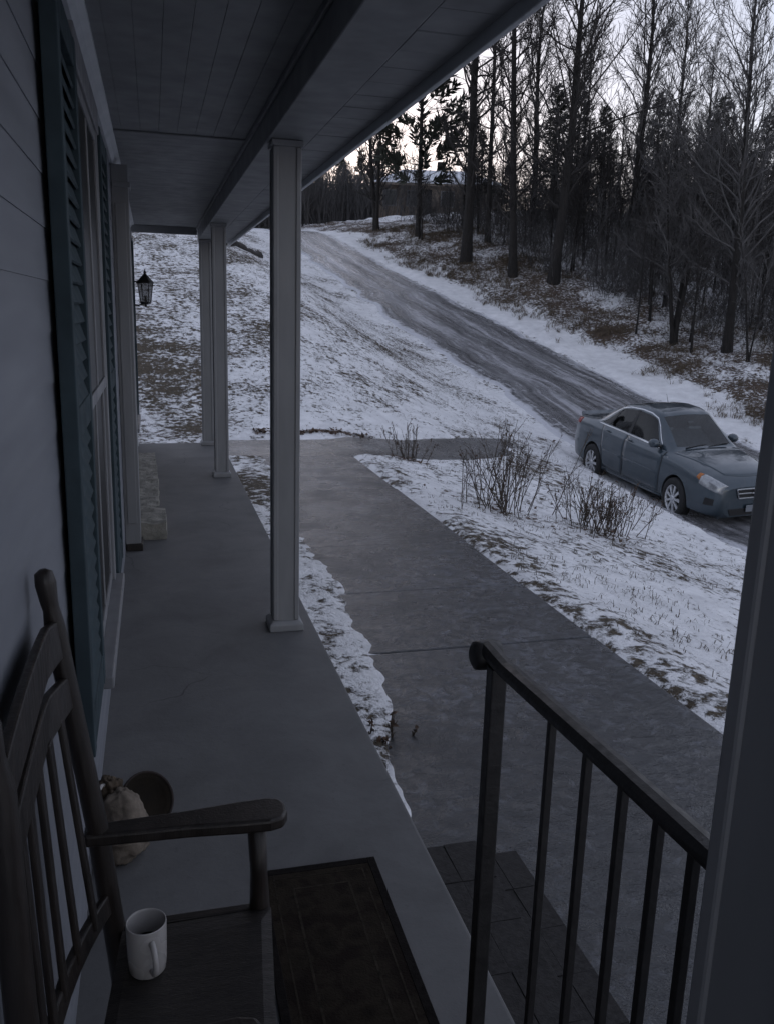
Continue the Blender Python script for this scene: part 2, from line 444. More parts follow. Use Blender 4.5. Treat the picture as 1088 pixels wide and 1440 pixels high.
def gz(x, y): return float(ground(np.array([x]), np.array([y]))[0])

def lines(segs):
    out = [segs[0][0]]
    for (a, b, s0, s1) in segs:
        p = a
        while p < b - 1e-6:
            t = (p - a) / (b - a); p = min(b, p + s0 * (1 - t) + s1 * t); out.append(p)
    return np.array(out)
gx = lines([(-300, -20, 60, 6), (-20, .8, 3, .12), (.8, 10.2, .065, .085), (10.2, 17, .18, .14), (17, 40, .14, .9), (40, 400, 2, 60)])
gy = lines([(-60, -2, 12, .5), (-2, 2, .3, .08), (2, 15, .065, .08), (15, 60, .08, .55), (60, 120, .7, 4), (120, 700, 8, 90)])
GX, GY = np.meshgrid(gx, gy)
GZ = ground(GX, GY)
V = np.stack([GX.ravel(), GY.ravel(), GZ.ravel()], 1)
nx_, ny_ = len(gx), len(gy)
idx = np.arange(nx_ * ny_).reshape(ny_, nx_)
F = np.stack([idx[:-1, :-1].ravel(), idx[:-1, 1:].ravel(), idx[1:, 1:].ravel(), idx[1:, :-1].ravel()], 1)
me = fast_mesh('ground', V, F)
# how much grass shows through: more on the upper lawn and in the wood, little beside the drive and near the path
def grassy(x, y):
    wd = sm(.9, 2.4, x - xf(y) + fbm(x, y, .8, 3, 31) * 2)
    verge = sm(0.0, .5, x - xf(y)) * (1 - sm(1.0, 2.2, x - xf(y) + fbm(x, y, .8, 3, 31) * 2))
    g = .69 + .17 * sm(14, 17, y) * (x < xn(y)) + .25 * sm(20, 34, y) * sm(3, 0, x)
    g = g - .30 * sm(1.4, .2, np.abs(y - 14.9 - .25 * x)) * sm(1.0, 2, x) * (x < 6)
    g = g + .38 * sm(13.8, 14.6, y) * sm(21, 17.5, y) * sm(2.6, .8, x)
    g = g - .28 * sm(2.2, 0.2, xn(y) - x) * (x < xn(y))
    g = g + .25 * sm(.45, .1, np.abs(x - 3.25)) * (y < 12)
    g = g * (1 - wd) + wd * (1.22 - .62 * sm(4, 9, x - xf(y)))
    g = g * (1 - verge) - .2 * verge
    return g, wd
gr, wd_ = grassy(GX, GY)
for nm, arr in (('grassy', gr), ('woods', wd_)):
    a = me.attributes.new(nm, 'FLOAT', 'POINT'); a.data.foreach_set('value', arr.ravel().astype(np.float32))
g_o = tag(link('ground', me, M['snow'], None, True), kind='structure')

# driveway strip
ys = lines([(-6, 14, .6, .3), (14, 62, .3, .5), (62, 96, .6, 1.5)])
NU = 25
us = np.linspace(0, 1, NU)
YY = np.repeat(ys[:, None], NU, 1)
e0 = xn(ys) + fbm(ys, ys * 0, .9, 4, 41) * .7; e1 = xf(ys) + fbm(ys, ys * 0 + 5, .9, 4, 43) * .7
XX = e0[:, None] + (e1 - e0)[:, None] * us[None, :]
ZZ = ground0(XX, YY) + .0 + fbm(XX * 3.0, YY * .35, .8, 3, 51) * .10 * np.sin(np.pi * us)[None, :] - .09 * (np.abs(us - .5) > .49)[None, :]
V = np.stack([XX.ravel(), YY.ravel(), ZZ.ravel()], 1)
ii = np.arange(len(ys) * NU).reshape(len(ys), NU)
F = np.stack([ii[:-1, :-1].ravel(), ii[:-1, 1:].ravel(), ii[1:, 1:].ravel(), ii[1:, :-1].ravel()], 1)
me = fast_mesh('driveway', V, F)
uvl = me.uv_layers.new(name='UVMap')
uu = np.stack([np.repeat(us[None, :], len(ys), 0).ravel(), YY.ravel()], 1)
li = np.zeros(len(me.loops), dtype=np.int32); me.loops.foreach_get('vertex_index', li)
uvl.data.foreach_set('uv', uu[li].astype(np.float32).ravel())
tag(link('driveway', me, M['road'], None, True), kind='structure')

# concrete walkway: separate slabs with recessed joints
walk = empty('walkway'); tag(walk, kind='structure')
MB().box(WALK[0] + .02, WALK[1] - .02, -2.9, 12.3, -.60, -.425).build('bed', M['mortar'], walk)
yj = [-2.95, .6, 4.85, 6.02, 7.34, 9.8, 12.32]
for i in range(len(yj) - 1):
    a, b = yj[i] + .004, yj[i + 1] - .004
    n = 10
    mb = MB()
    V = []; tl = random.uniform(-.006, .006)
    for zz in (-.52, 0):
        for (x, y) in [(WALK[0], a), (WALK[1], a + .02), (WALK[1], b + .02), (WALK[0], b)]:
            V.append((x + random.uniform(-.012, .012), y, zz if zz else -.38 + tl * (1 if y > (a + b) / 2 else -1)))
    mb.add(V, [(0, 3, 2, 1), (4, 5, 6, 7), (0, 1, 5, 4), (1, 2, 6, 5), (2, 3, 7, 6), (3, 0, 4, 7)])
    mb.build('concrete_slab', M['ice'], walk, bevel=.012)
# side path following the ground to the drive
xs = np.arange(.9, 9.4, .12); wv = np.linspace(-.75, .75, 9)
X2, W2 = np.meshgrid(xs, wv); Y2 = sidepath_y(X2) + W2 * (1 + fbm(X2, X2 * 0, 1.5, 3, 61)[...] * .12)
Z2 = ground0(X2, Y2) + .004 - .03 * (np.abs(W2) > .7) - .045 * sm(5.6, 9.0, X2)
Z2 = np.where(X2 < 1.2, -.38 + .004, Z2)
V = np.stack([X2.ravel(), Y2.ravel(), Z2.ravel()], 1)
jj = np.arange(X2.size).reshape(X2.shape)
F = np.stack([jj[:-1, :-1].ravel(), jj[:-1, 1:].ravel(), jj[1:, 1:].ravel(), jj[1:, :-1].ravel()], 1)
tag(link('side_path', fast_mesh('side_path', V, F), M['icepath'], None, True), kind='structure')

# snow strip between porch and walkway
def strip_x(y): return np.interp(y, [2.45, 2.6, 3.1, 3.6, 4.2, 5, 6, 7.3, 9, 11.5, 12.4], [1.08, 1.19, 1.29, 1.34, 1.46, 1.55, 1.57, 1.60, 1.66, 1.78, 1.8]) + fbm(y, y * 0, .9, 3, 71) * .16 + fbm(y, y * 0 + 3, 6, 3, 72) * .045
ys = np.arange(2.45, 12.35, .018); us = np.linspace(0, 1, 22)
xe = strip_x(ys)
X3 = 1.045 + (xe - 1.045)[:, None] * us[None, :]; Y3 = np.repeat(ys[:, None], 22, 1)
Z3 = -.388 + .022 * np.minimum(1, (1 - us)[None, :] * 3) * np.ones_like(X3) * sm(2.4, 2.55, Y3) + fbm(X3, Y3, 6, 2, 73) * .014 * (us < .97)[None, :]
V = np.stack([X3.ravel(), Y3.ravel(), Z3.ravel()], 1)
jj = np.arange(X3.size).reshape(X3.shape)
F = np.stack([jj[:-1, :-1].ravel(), jj[:-1, 1:].ravel(), jj[1:, 1:].ravel(), jj[1:, :-1].ravel()], 1)
me = fast_mesh('snow_strip', V, F)
garr = .84 + .22 * sm(7, 9.5, Y3) + .30 * sm(1.25, 1.08, X3) * sm(6, 8, Y3) + .3 * sm(.25, .05, np.abs(Y3 - 3.62))
for nm, arr in (('grassy', garr), ('woods', garr * 0)):
    a = me.attributes.new(nm, 'FLOAT', 'POINT'); a.data.foreach_set('value', arr.ravel().astype(np.float32))
tag(link('snow_strip', me, M['snow'], None, True), 'strip of patchy snow between porch slab and icy walkway', 'snow', kind='stuff')

# ------------------------------------------------------------------ porch floor
W_, H_, B_, HB_, E_, L_ = 1.046, 2.642, .792, 2.495, 1.182, 11.18
pf = tag(MB().box(-.3, W_, -1.2, L_, -.60, 0).build('porch_floor', M['floor'], bevel=.012, seg=3), kind='structure')

# ------------------------------------------------------------------ house
house = empty('house', label='pale clapboard house with long covered porch, teal shutters and square posts', cat='house')
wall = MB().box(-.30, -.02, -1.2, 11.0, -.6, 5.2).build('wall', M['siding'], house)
MB().box(-7, -.301, -1.2, -1.0, -.6, 5.2).box(-7, -.301, 10.8, 11.0, -.6, 5.2).box(-7.2, -7, -1.2, 11, -.6, 5.2).build('rear_wall', M['siding'], house)
rf = MB().add([(-7.5, -1.6, 5.1), (.35, -1.6, 5.1), (.35, 11.4, 5.1), (-7.5, 11.4, 5.1), (-3.5, -1.6, 7.6), (-3.5, 11.4, 7.6)],
              [(0, 1, 4), (1, 2, 5, 4), (2, 3, 5), (3, 0, 4, 5), (3, 2, 1, 0)]).build('roof', M['roof'], house)
zz = -.02
bd = None
expo = .118
k = 0
while zz < H_ - .01:
    top = min(zz + expo + .02, H_ - .002)
    mb = MB().prism([(-.019, zz), (.000, zz), (-.0035, top), (-.019, top)], 1, -.297, 10.995)
    mb.build('siding_board', M['siding'], wall)
    zz += expo; k += 1
MB().box(-.06, .016, 10.94, 11.02, -.4, H_ - .004).build('corner_board', M['paint'], house, bevel=.004)
# ceiling boards: lengthwise over the near bay, crosswise beyond the joint
ceil = MB().box(-.02, B_ + .02, -.3, L_ + .05, H_ + .016, H_ + .05).build('ceiling', M['dark'], house)
JC = 5.32
nb = 8; bw = B_ / nb
for i in range(nb):
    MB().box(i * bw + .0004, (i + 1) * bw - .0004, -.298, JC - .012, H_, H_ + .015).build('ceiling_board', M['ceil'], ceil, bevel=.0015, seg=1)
MB().box(.002, B_ - .002, JC - .035, JC + .035, H_ - .011, H_ - .0005).build('joint_strip', M['ceil'], ceil, bevel=.004)
y = JC + .005
while y < L_ - .01:
    y1 = min(y + .122, L_)
    MB().box(.002, B_ - .002, y, y1 - .001, H_, H_ + .015).build('ceiling_board', M['ceil'], ceil, bevel=.0018, seg=1)
    y = y1
MB().prism([(.0, H_ - .06), (.014, H_ - .06), (.03, H_ - .03), (.055, H_ - .018), (.055, H_ - .001), (.0, H_ - .001)], 1, -.297, 10.99).build('crown_moulding', M['paint'], house, smooth=False)
# beam, soffit, fascia, gutter, porch roof
MB().box(B_, B_ + .20, -.3, L_, HB_, H_ + .04).build('porch_beam', M['ceil'], house, bevel=.005)
MB().box(B_ - .016, B_ - .001, -.298, L_ - .002, H_ - .03, H_ - .001).build('beam_moulding', M['ceil'], house, bevel=.004)
MB().box(0.0, B_ - .001, L_ - .001, L_ + .05, HB_ + .06, H_ + .1).build('end_beam', M['ceil'], house, bevel=.005)
sof = MB().box(B_ + .20, E_, -.6, L_ + .3, HB_ + .016, HB_ + .03).build('soffit', M['dark'], house)
y = -.6
while y < L_ + .28:
    MB().box(B_ + .202, E_ - .002, y, y + .1985, HB_ + .002 + random.uniform(0, .003), HB_ + .015).build('soffit_board', M['ceil'], sof, bevel=.003, seg=1)
    y += .2015
MB().box(E_, E_ + .02, -.6, L_ + .32, HB_ - .035, HB_ + .14).build('fascia', M['paint'], house, bevel=.004)
g = MB().prism([(E_ + .021, HB_ + .02), (E_ + .09, HB_ + .02), (E_ + .12, HB_ + .07), (E_ + .12, HB_ + .125), (E_ + .112, HB_ + .125), (E_ + .108, HB_ + .072), (E_ + .086, HB_ + .03), (E_ + .021, HB_ + .03)], 1, -.6, L_ + .3)
g.build('gutter', M['paint'], house)
MB().add([(-.02, -.6, 3.15), (E_ + .06, -.6, HB_ + .145), (E_ + .06, L_ + .32, HB_ + .145), (-.02, L_ + .32, 3.15), (-.02, -.6, 3.19), (E_ + .06, -.6, HB_ + .185), (E_ + .06, L_ + .32, HB_ + .185), (-.02, L_ + .32, 3.19)],
         [(0, 1, 2, 3), (7, 6, 5, 4), (0, 4, 5, 1), (1, 5, 6, 2), (2, 6, 7, 3), (3, 7, 4, 0)]).build('porch_roof', M['roof'], house)
MB().prism([(0, H_ + .101), (E_, HB_ + .146), (E_, HB_ + .16), (0, 3.14)], 1, L_ + .0, L_ + .04).build('gable_end', M['paint'], house)

def porch_post(y0, x0=.809, w=.14):
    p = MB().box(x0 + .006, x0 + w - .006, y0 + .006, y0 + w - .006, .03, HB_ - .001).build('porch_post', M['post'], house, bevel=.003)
    t = MB(); c = .026
    for (a, b) in ((x0, y0), (x0 + w - c, y0), (x0, y0 + w - c), (x0 + w - c, y0 + w - c)):
        t.box(a, a + c, b, b + c, .058, HB_ - .034)
    t.build('corner_bead', M['post'], p, bevel=.005)
    q = .022
    bs = MB()
    bs.add([(x0 - q, y0 - q, .001), (x0 + w + q, y0 - q, .001), (x0 + w + q, y0 + w + q, .001), (x0 - q, y0 + w + q, .001),
            (x0 - q, y0 - q, .038), (x0 + w + q, y0 - q, .038), (x0 + w + q, y0 + w + q, .038), (x0 - q, y0 + w + q, .038),
            (x0 - .003, y0 - .003, .056), (x0 + w + .003, y0 - .003, .056), (x0 + w + .003, y0 + w + .003, .056), (x0 - .003, y0 + w + .003, .056)],
           [(3, 2, 1, 0), (0, 1, 5, 4), (1, 2, 6, 5), (2, 3, 7, 6), (3, 0, 4, 7), (4, 5, 9, 8), (5, 6, 10, 9), (6, 7, 11, 10), (7, 4, 8, 11), (8, 9, 10, 11)])
    bs.build('plinth', M['post'], p, bevel=.004)
    MB().box(x0 - .008, x0 + w + .008, y0 - .008, y0 + w + .008, HB_ - .032, HB_ - .0015).build('cap', M['post'], p, bevel=.005)
for y0, x0 in ((.562, .812), (4.375, .814), (8.80, .808), (10.95, .80)):
    porch_post(y0, x0, .161 if y0 < 1 else .138)
# pilaster on the wall
pl = MB().box(.0, .105, 6.12, 6.30, .05, H_ - .062).build('pilaster', M['post'], house, bevel=.004)
MB().box(.005, .118, 6.105, 6.315, .001, .05).build('plinth', M['wood'], pl, bevel=.004)
MB().box(.005, .118, 6.105, 6.315, H_ - .20, H_ - .17).build('cap', M['post'], pl, bevel=.004)
MB().box(.02, .085, 6.112, 6.1195, .2, H_ - .3).build('face_panel', M['post'], pl, bevel=.003)

def shutter(y0, y1, z0, z1):
    x0, x1 = .012, .050
    st = .058
    s = MB().box(x0, x1, y0, y0 + st, z0, z1).box(x0, x1, y1 - st, y1, z0, z1).box(x0, x1 - .002, y0 + st, y1 - st, z0, z0 + .1).box(x0, x1 - .002, y0 + st, y1 - st, z1 - .075, z1)
    zm = z0 + (z1 - z0) * .47
    s.box(x0, x1 - .002, y0 + st, y1 - st, zm - .04, zm + .04)
    o = s.build('shutter', M['shutter'], house, bevel=.003)
    MB().box(x0 + .001, x0 + .008, y0 + .05, y1 - .05, z0 + .05, z1 - .05).build('backing', M['shutter'], o)
    pr = None
    for a, b in ((z0 + .1, zm - .04), (zm + .04, z1 - .075)):
        n = max(1, round((b - a) / .052)); d = (b - a) / n
        for i in range(n):
            zc = a + (i + .5) * d
            if pr is None:
                mb = MB().obox((0, 0, 0), Vector((.009, 0, -.0285)), Vector((0, (y1 - y0) / 2 - st - .001, 0)), Vector((.0025, 0, .0023)))
                l = mb.build('slat', M['shutter'], o); pr = l
            else:
                l = pr.copy(); col.objects.link(l); l.parent = o
            l.location = ((x0 + x1) / 2 + .002, (y0 + y1) / 2, zc)
    return o

def window(y0, y1, z0, z1):
    w = MB()
    w.box(.006, .040, y0, y0 + .085, z0, z1).box(.006, .040, y1 - .085, y1, z0, z1).box(.006, .046, y0 - .02, y1 + .02, z1 + .0005, z1 + .10)
    o = w.build('window', M['trim'], house, bevel=.004)
    MB().box(.005, .075, y0 - .03, y1 + .03, z0 - .045, z0 - .0005).build('sill', M['trim'], o, bevel=.006)
    MB().box(.005, .030, y0, y1, z0 - .12, z0 - .046).build('apron', M['trim'], o, bevel=.004)
    MB().box(.0045, .007, y0 + .08, y1 - .08, z0, z1).build('dark_interior', M['dark'], o)
    zm = z0 + (z1 - z0) * .47; a, b = y0 + .086, y1 - .086
    for nm, za, zb, xo in (('lower_sash', z0 + .003, zm + .02, .012), ('upper_sash', zm - .02, z1 - .003, .022)):
        s = MB().box(xo, xo + .016, a, a + .045, za, zb).box(xo, xo + .016, b - .045, b, za, zb).box(xo, xo + .0155, a + .045, b - .045, za, za + .045).box(xo, xo + .0155, a + .045, b - .045, zb - .04, zb)
        ym = (a + b) / 2
        s.box(xo + .002, xo + .013, ym - .012, ym + .012, za + .045, zb - .04)
        so_ = s.build('sash', M['trim'], o, bevel=.003)
        for p0, p1 in ((a + .045, ym - .012), (ym + .012, b - .045)):
            MB().box(xo + .004, xo + .008, p0, p1, za + .045, zb - .04).build('pane', M['pane'], o)
    return o
for yo in (0, 6.0):
    shutter(2.20 + yo, 2.73 + yo, .52, 2.40)
    window(2.76 + yo, 3.86 + yo, .52, 2.36)
    shutter(3.90 + yo, 4.46 + yo, .44, 2.40)

# ------------------------------------------------------------------ brick steps beside the porch slab
steps = empty('brick_steps', (0, 0, 0), label='dark brick steps along the porch edge behind the iron railing', cat='steps')
for (x0, x1, zt, zb) in ((1.052, 1.30, -.15, -.44), (1.302, 1.50, -.275, -.44)):
    yend = 2.56 if zt > -.2 else 2.64
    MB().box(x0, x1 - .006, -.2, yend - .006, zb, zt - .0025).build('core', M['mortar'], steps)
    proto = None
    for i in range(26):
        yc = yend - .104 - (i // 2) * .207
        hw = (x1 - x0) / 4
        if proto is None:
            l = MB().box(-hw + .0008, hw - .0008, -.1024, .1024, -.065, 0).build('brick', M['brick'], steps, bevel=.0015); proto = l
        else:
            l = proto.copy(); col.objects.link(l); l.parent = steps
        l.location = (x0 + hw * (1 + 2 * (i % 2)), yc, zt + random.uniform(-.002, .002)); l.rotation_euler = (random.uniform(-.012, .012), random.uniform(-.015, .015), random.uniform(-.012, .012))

# ------------------------------------------------------------------ iron railing
XR, ZR = .877, 1.035
rail = empty('porch_railing', (XR, 1.1, 0), label='black iron porch railing with thin square balusters', cat='railing')
def rp(x, y, z): return (x - XR, y - 1.1, z)
MB().box(-.0165, .0165, .386 - .0165, .386 + .0165, .001, ZR - .02).build('newel', M['iron'], rail, bevel=.003)
MB().box(-.04, .04, .346, .426, .0015, .012).build('foot_plate', M['iron'], rail, bevel=.003)
pts = [rp(XR, .714, ZR + .030), rp(XR, 1.0, ZR + .018), rp(XR, 1.3, ZR + .002), rp(XR, 1.44, ZR - .006), rp(XR, 1.50, ZR - .003), rp(XR, 1.545, ZR - .001)]
hb = MB()
prof = [(-.026, -.008), (-.026, .004), (-.016, .014), (0, .0175), (.016, .014), (.026, .004), (.026, -.008), (.018, -.015), (-.018, -.015)]
V = []; Fc = []
for i, p in enumerate(pts):
    for a, b in prof: V.append((p[0] + a * .78, p[1], p[2] + b * .9))
n = len(prof)
for i in range(len(pts) - 1):
    for k in range(n): Fc.append((i * n + k, i * n + (k + 1) % n, (i + 1) * n + (k + 1) % n, (i + 1) * n + k))
Fc += [tuple(range(n)), tuple((len(pts) - 1) * n + k for k in reversed(range(n)))]
hb.add(V, Fc).build('handrail', M['iron'], rail, bevel=.003)
# rolled end of the rail: a fat rounded scroll
sc = MB()
c0 = Vector(rp(XR, 1.545, ZR - .018))
sc.lathe([(0, -.033), (.018, -.0325), (.029, -.027), (.031, -.012), (.031, .012), (.029, .027), (.018, .0325), (0, .033)], (0, 0, 0), 20)
so_ = sc.build('rail_scroll', M['iron'], rail, smooth=True); so_.location = c0; so_.rotation_euler = (0, R(90), 0)
MB().box(-.014, .014, -.36, .367, .09, .108).build('bottom_rail', M['iron'], rail, bevel=.002)
pr = None
for yb in (1.235, 1.107, .998, .905, .825):
    if pr is None:
        pr = l = MB().box(-.0068, .0068, -.0068, .0068, .109, ZR - .012).build('baluster', M['iron'], rail, bevel=.0015)
    else:
        l = pr.copy(); col.objects.link(l); l.parent = rail
    l.location = (0, yb - 1.1, 0); l.scale = (1, 1, 1 + (.006 + (1.44 - yb) * .052) / ZR)

# ------------------------------------------------------------------ rocking chair
CY = 1.36
chair = empty('rocking_chair', (.26, CY, 0), label='dark wooden slat back rocking chair with a mug on its seat', cat='rocking chair')
def cp(x, y, z): return (x - .26 + (y - 1.585) * .10 + .012, y - CY, z)
YF, YN = 1.585, 1.02
for yy in (YF, YN):
    qq = (1.585 - yy) * .09
    MB().tube([cp(.145, yy, .055), cp(.125, yy, .25), cp(.108, yy, .46), cp(.085, yy, .70), cp(.052 + qq * .6, yy, .95), cp(.030 + qq, yy, 1.12), cp(.026 + qq, yy, 1.155), cp(.023 + qq, yy, 1.17), cp(.019 + qq, yy, 1.205), cp(.016 + qq, yy, 1.225), cp(.015 + qq, yy, 1.232)],
              [.019, .021, .022, .021, .020, .019, .015, .016, .019, .016, .006], 14).build('back_post', M['wood'], chair, smooth=True)
    MB().tube([cp(.415, yy, .058), cp(.408, yy, .25), cp(.402, yy, .42), cp(.400, yy, .55), cp(.396, yy, .668)], [.018, .021, .023, .018, .020], 14).build('front_post', M['wood'], chair, smooth=True)
    # paddle-shaped arm
    yc = yy
    outl = [(.06, -.021), (.15, -.026), (.26, -.031), (.36, -.041), (.42, -.044), (.447, -.036), (.457, -.015), (.457, .015), (.447, .036), (.42, .044), (.36, .041), (.26, .031), (.15, .026), (.06, .021)]
    mb = MB().prism([(a - .26 + (yc - 1.585) * .10 + .012 - (.055 if yc < 1.3 else 0), yc - CY + b) for a, b in outl], 2, .669, .697)
    a_ = mb.build('arm', M['wood'], chair, bevel=.007, seg=3)
    # curved rocker
    outl = []
    xsr = np.linspace(.055, .66, 17)
    xk = (yy - 1.585) * .10 + .012
    for x in xsr: outl.append((x - .26 + xk, .001 + .26 * (x - .29) ** 2))
    for x in reversed(xsr): outl.append((x - .26 + xk, .055 + .20 * (x - .29) ** 2))
    MB().prism([(a, b) for a, b in outl], 1, yy - CY - .016, yy - CY + .016).build('rocker', M['wood'], chair, bevel=.004)
    for z in (.17, .30):
        MB().tube([cp(.13, yy, z), cp(.27, yy, z + .003), cp(.41, yy, z)], [.010, .014, .010], 10).build('stretcher', M['wood'], chair, smooth=True)
for x, z in ((.41, .20), (.41, .31), (.122, .24)):
    MB().tube([cp(x, YN, z), cp(x, CY, z), cp(x, YF, z)], [.010, .014, .010], 10).build('stretcher', M['wood'], chair, smooth=True)
def curved_rail(name, z0, z1, xb, bow, th=.016):
    mb = MB(); n = 11; V = []
    for i in range(n):
        t = i / (n - 1); yv = YN + (YF - YN) * t; dx = -bow * 4 * t * (1 - t)
        up = .018 * 4 * t * (1 - t) if z1 > 1 else 0
        for (o, z) in ((-th / 2, z0), (th / 2, z0), (th / 2, z1 + up), (-th / 2, z1 + up)):
            lean = (z - .46) * -.118
            V.append(cp(max(.012 + th / 2 - (yv - 1.585) * .10, xb + lean + dx) + o, yv, z))
    Fq = []
    for i in range(n - 1):
        for k in range(4): Fq.append((i * 4 + k, i * 4 + (k + 1) % 4, i * 4 + 4 + (k + 1) % 4, i * 4 + 4 + k))
    Fq += [(3, 2, 1, 0), tuple((n - 1) * 4 + k for k in range(4))]
    return mb.add(V, Fq).build(name, M['wood'], chair, bevel=.004)
curved_rail('top_rail', 1.065, 1.135, .112, .018)
curved_rail('top_rail', .965, 1.025, .112, .018)
curved_rail('lower_rail', .515, .56, .112, .045)
for i in range(6):
    t = (i + .9) / 6.8; yv = YN + (YF - YN) * t; bow0 = .045 * 4 * t * (1 - t); bow1 = .018 * 4 * t * (1 - t)
    MB().bar(cp(.107 - bow0, yv, .535), cp(max(.016, .05 - bow1) - (yv - 1.585) * .05, yv, .975), .034, .010, (0, 1, 0)).build('back_slat', M['wood'], chair, bevel=.003)
# dished plank seat
n, m_ = 15, 13; V = []; sx0, sx1, sy0, sy1 = .125, .425, 1.04, 1.57
for zt in (0, 1):
    for j in range(m_):
        for i in range(n):
            a, b = i / (n - 1), j / (m_ - 1)
            z = .450 if zt == 0 else .475 - .008 * math.sin(math.pi * a) * math.sin(math.pi * b) + .004 * a
            x = sx0 + (sx1 - sx0) * a; yv = sy0 + (sy1 - sy0) * b
            if zt == 1 and (i in (0, n - 1) or j in (0, m_ - 1)): z -= .006
            V.append(cp(x, yv, z))
Fq = []
for zt in (0, 1):
    o = zt * n * m_
    for j in range(m_ - 1):
        for i in range(n - 1): Fq.append((o + j * n + i, o + j * n + i + 1, o + (j + 1) * n + i + 1, o + (j + 1) * n + i))
o = n * m_
for i in range(n - 1):
    Fq.append((i, i + 1, o + i + 1, o + i)); q = (m_ - 1) * n; Fq.append((q + i, q + i + 1, o + q + i + 1, o + q + i))
for j in range(m_ - 1):
    Fq.append((j * n, (j + 1) * n, o + (j + 1) * n, o + j * n)); q = n - 1; Fq.append((j * n + q, (j + 1) * n + q, o + (j + 1) * n + q, o + j * n + q))
MB().add(V, Fq).build('seat', M['seatwood'], chair)
for yv in (YN, YF):
    MB().bar(cp(.11, yv, .459), cp(.41, yv, .459), .02, .026, (0, 1, 0)).build('seat_rail', M['wood'], chair, bevel=.003)

# ------------------------------------------------------------------ mug on the chair seat
mug = empty('coffee_mug', (.186, 1.452, .4715), (0, 0, R(-75)), label='white ceramic mug of dark coffee standing on the rocking chair seat', cat='mug'); mug.scale = (.93, .93, .93)
MB().lathe([(0, .002), (.031, .002), (.033, 0), (.036, .004), (.0385, .03), (.0395, .07), (.0402, .109), (.0396, .1115), (.0378, .1115), (.0370, .108), (.0362, .07), (.0352, .03), (.032, .01), (0, .008)], n=40).build('body', M['ceramic'], mug, smooth=True)
MB().lathe([(.0, .058), (.0358, .058)], n=40).build('coffee', M['coffee'], mug, fix=False)
hp = [(.0385 + .03 * math.sin(a) * 1.0, 0, .056 + .032 * math.cos(a)) for a in np.linspace(.12, math.pi - .12, 12)]
hp = [(.036, 0, .088)] + hp + [(.036, 0, .024)]
MB().tube(hp, .0062, 10).build('handle', M['ceramic'], mug, smooth=True)

# ------------------------------------------------------------------ rug
def rug_mat():
    m, nt, b = new_mat('woven_rug')
    co = coords(nt, 'Object')
    sep = N(nt, 'ShaderNodeSeparateXYZ'); nt.links.new(co, sep.inputs[0])
    v = N(nt, 'ShaderNodeTexVoronoi', Scale=13.0); v.feature = 'F1'; nt.links.new(co, v.inputs['Vector'])
    n = noise(nt, co, 20, 5, .7, 1.5); n2 = noise(nt, co, 6, 4, .6, .8)
    c = ramp(nt, math_(nt, 'ADD', math_(nt, 'MULTIPLY', n, .6), math_(nt, 'MULTIPLY', v.outputs['Distance'], .8)), [(.3, (.006, .005, .005)), (.5, (.017, .013, .010)), (.7, (.030, .024, .018)), (.85, (.013, .009, .008))])
    c2 = ramp(nt, n2, [(.35, (.011, .009, .007)), (.6, (.024, .019, .013))])
    nt.links.new(mix(nt, .4, c.outputs[0], c2.outputs[0]), b.inputs['Base Color'])
    b.inputs['Roughness'].default_value = .95
    b.inputs['Specular IOR Level'].default_value = .1
    bump(nt, b, noise(nt, co, 160, 2), .6, .004)
    return m
M['rug'] = rug_mat()
M['rugborder'] = simple('rug_border', (.010, .0085, .008), .95, .4, 40, .4, spec=.1)
M['rugline'] = simple('rug_line', (.030, .025, .019), .95, .5, 40, .4, spec=.1)
rug = empty('rug', (.668, 1.55, 0), (0, 0, R(-.4)), label='dark patterned rug lying on the porch floor beside the rocking chair', cat='rug')
MB().box(-.187, .187, -.78, .78, .001, .009).build('pile', M['rug'], rug, bevel=.003)
bdr = MB()
for (a, b, c, d) in ((-.187, -.162, -.78, .78), (.162, .187, -.78, .78), (-.162, .162, -.78, -.755), (-.162, .162, .755, .78)): bdr.box(a - .001 * (a < -.18), b + .001 * (b > .18), c - .001, d + .001, .0012, .0105)
bdr.build('border', M['rugborder'], rug, bevel=.002)
bl = MB()
for o_, w_ in ((.140, .005), (.088, .007)):
    dx = o_; dy = .78 - (.187 - o_)
    for (a, b, c, d) in ((-dx, -dx + w_, -dy, dy), (dx - w_, dx, -dy, dy), (-dx + w_, dx - w_, -dy, -dy + w_), (-dx + w_, dx - w_, dy - w_, dy)): bl.box(a, b, c, d, .004, .0098)
bl.build('inner_line', M['rugline'], rug)

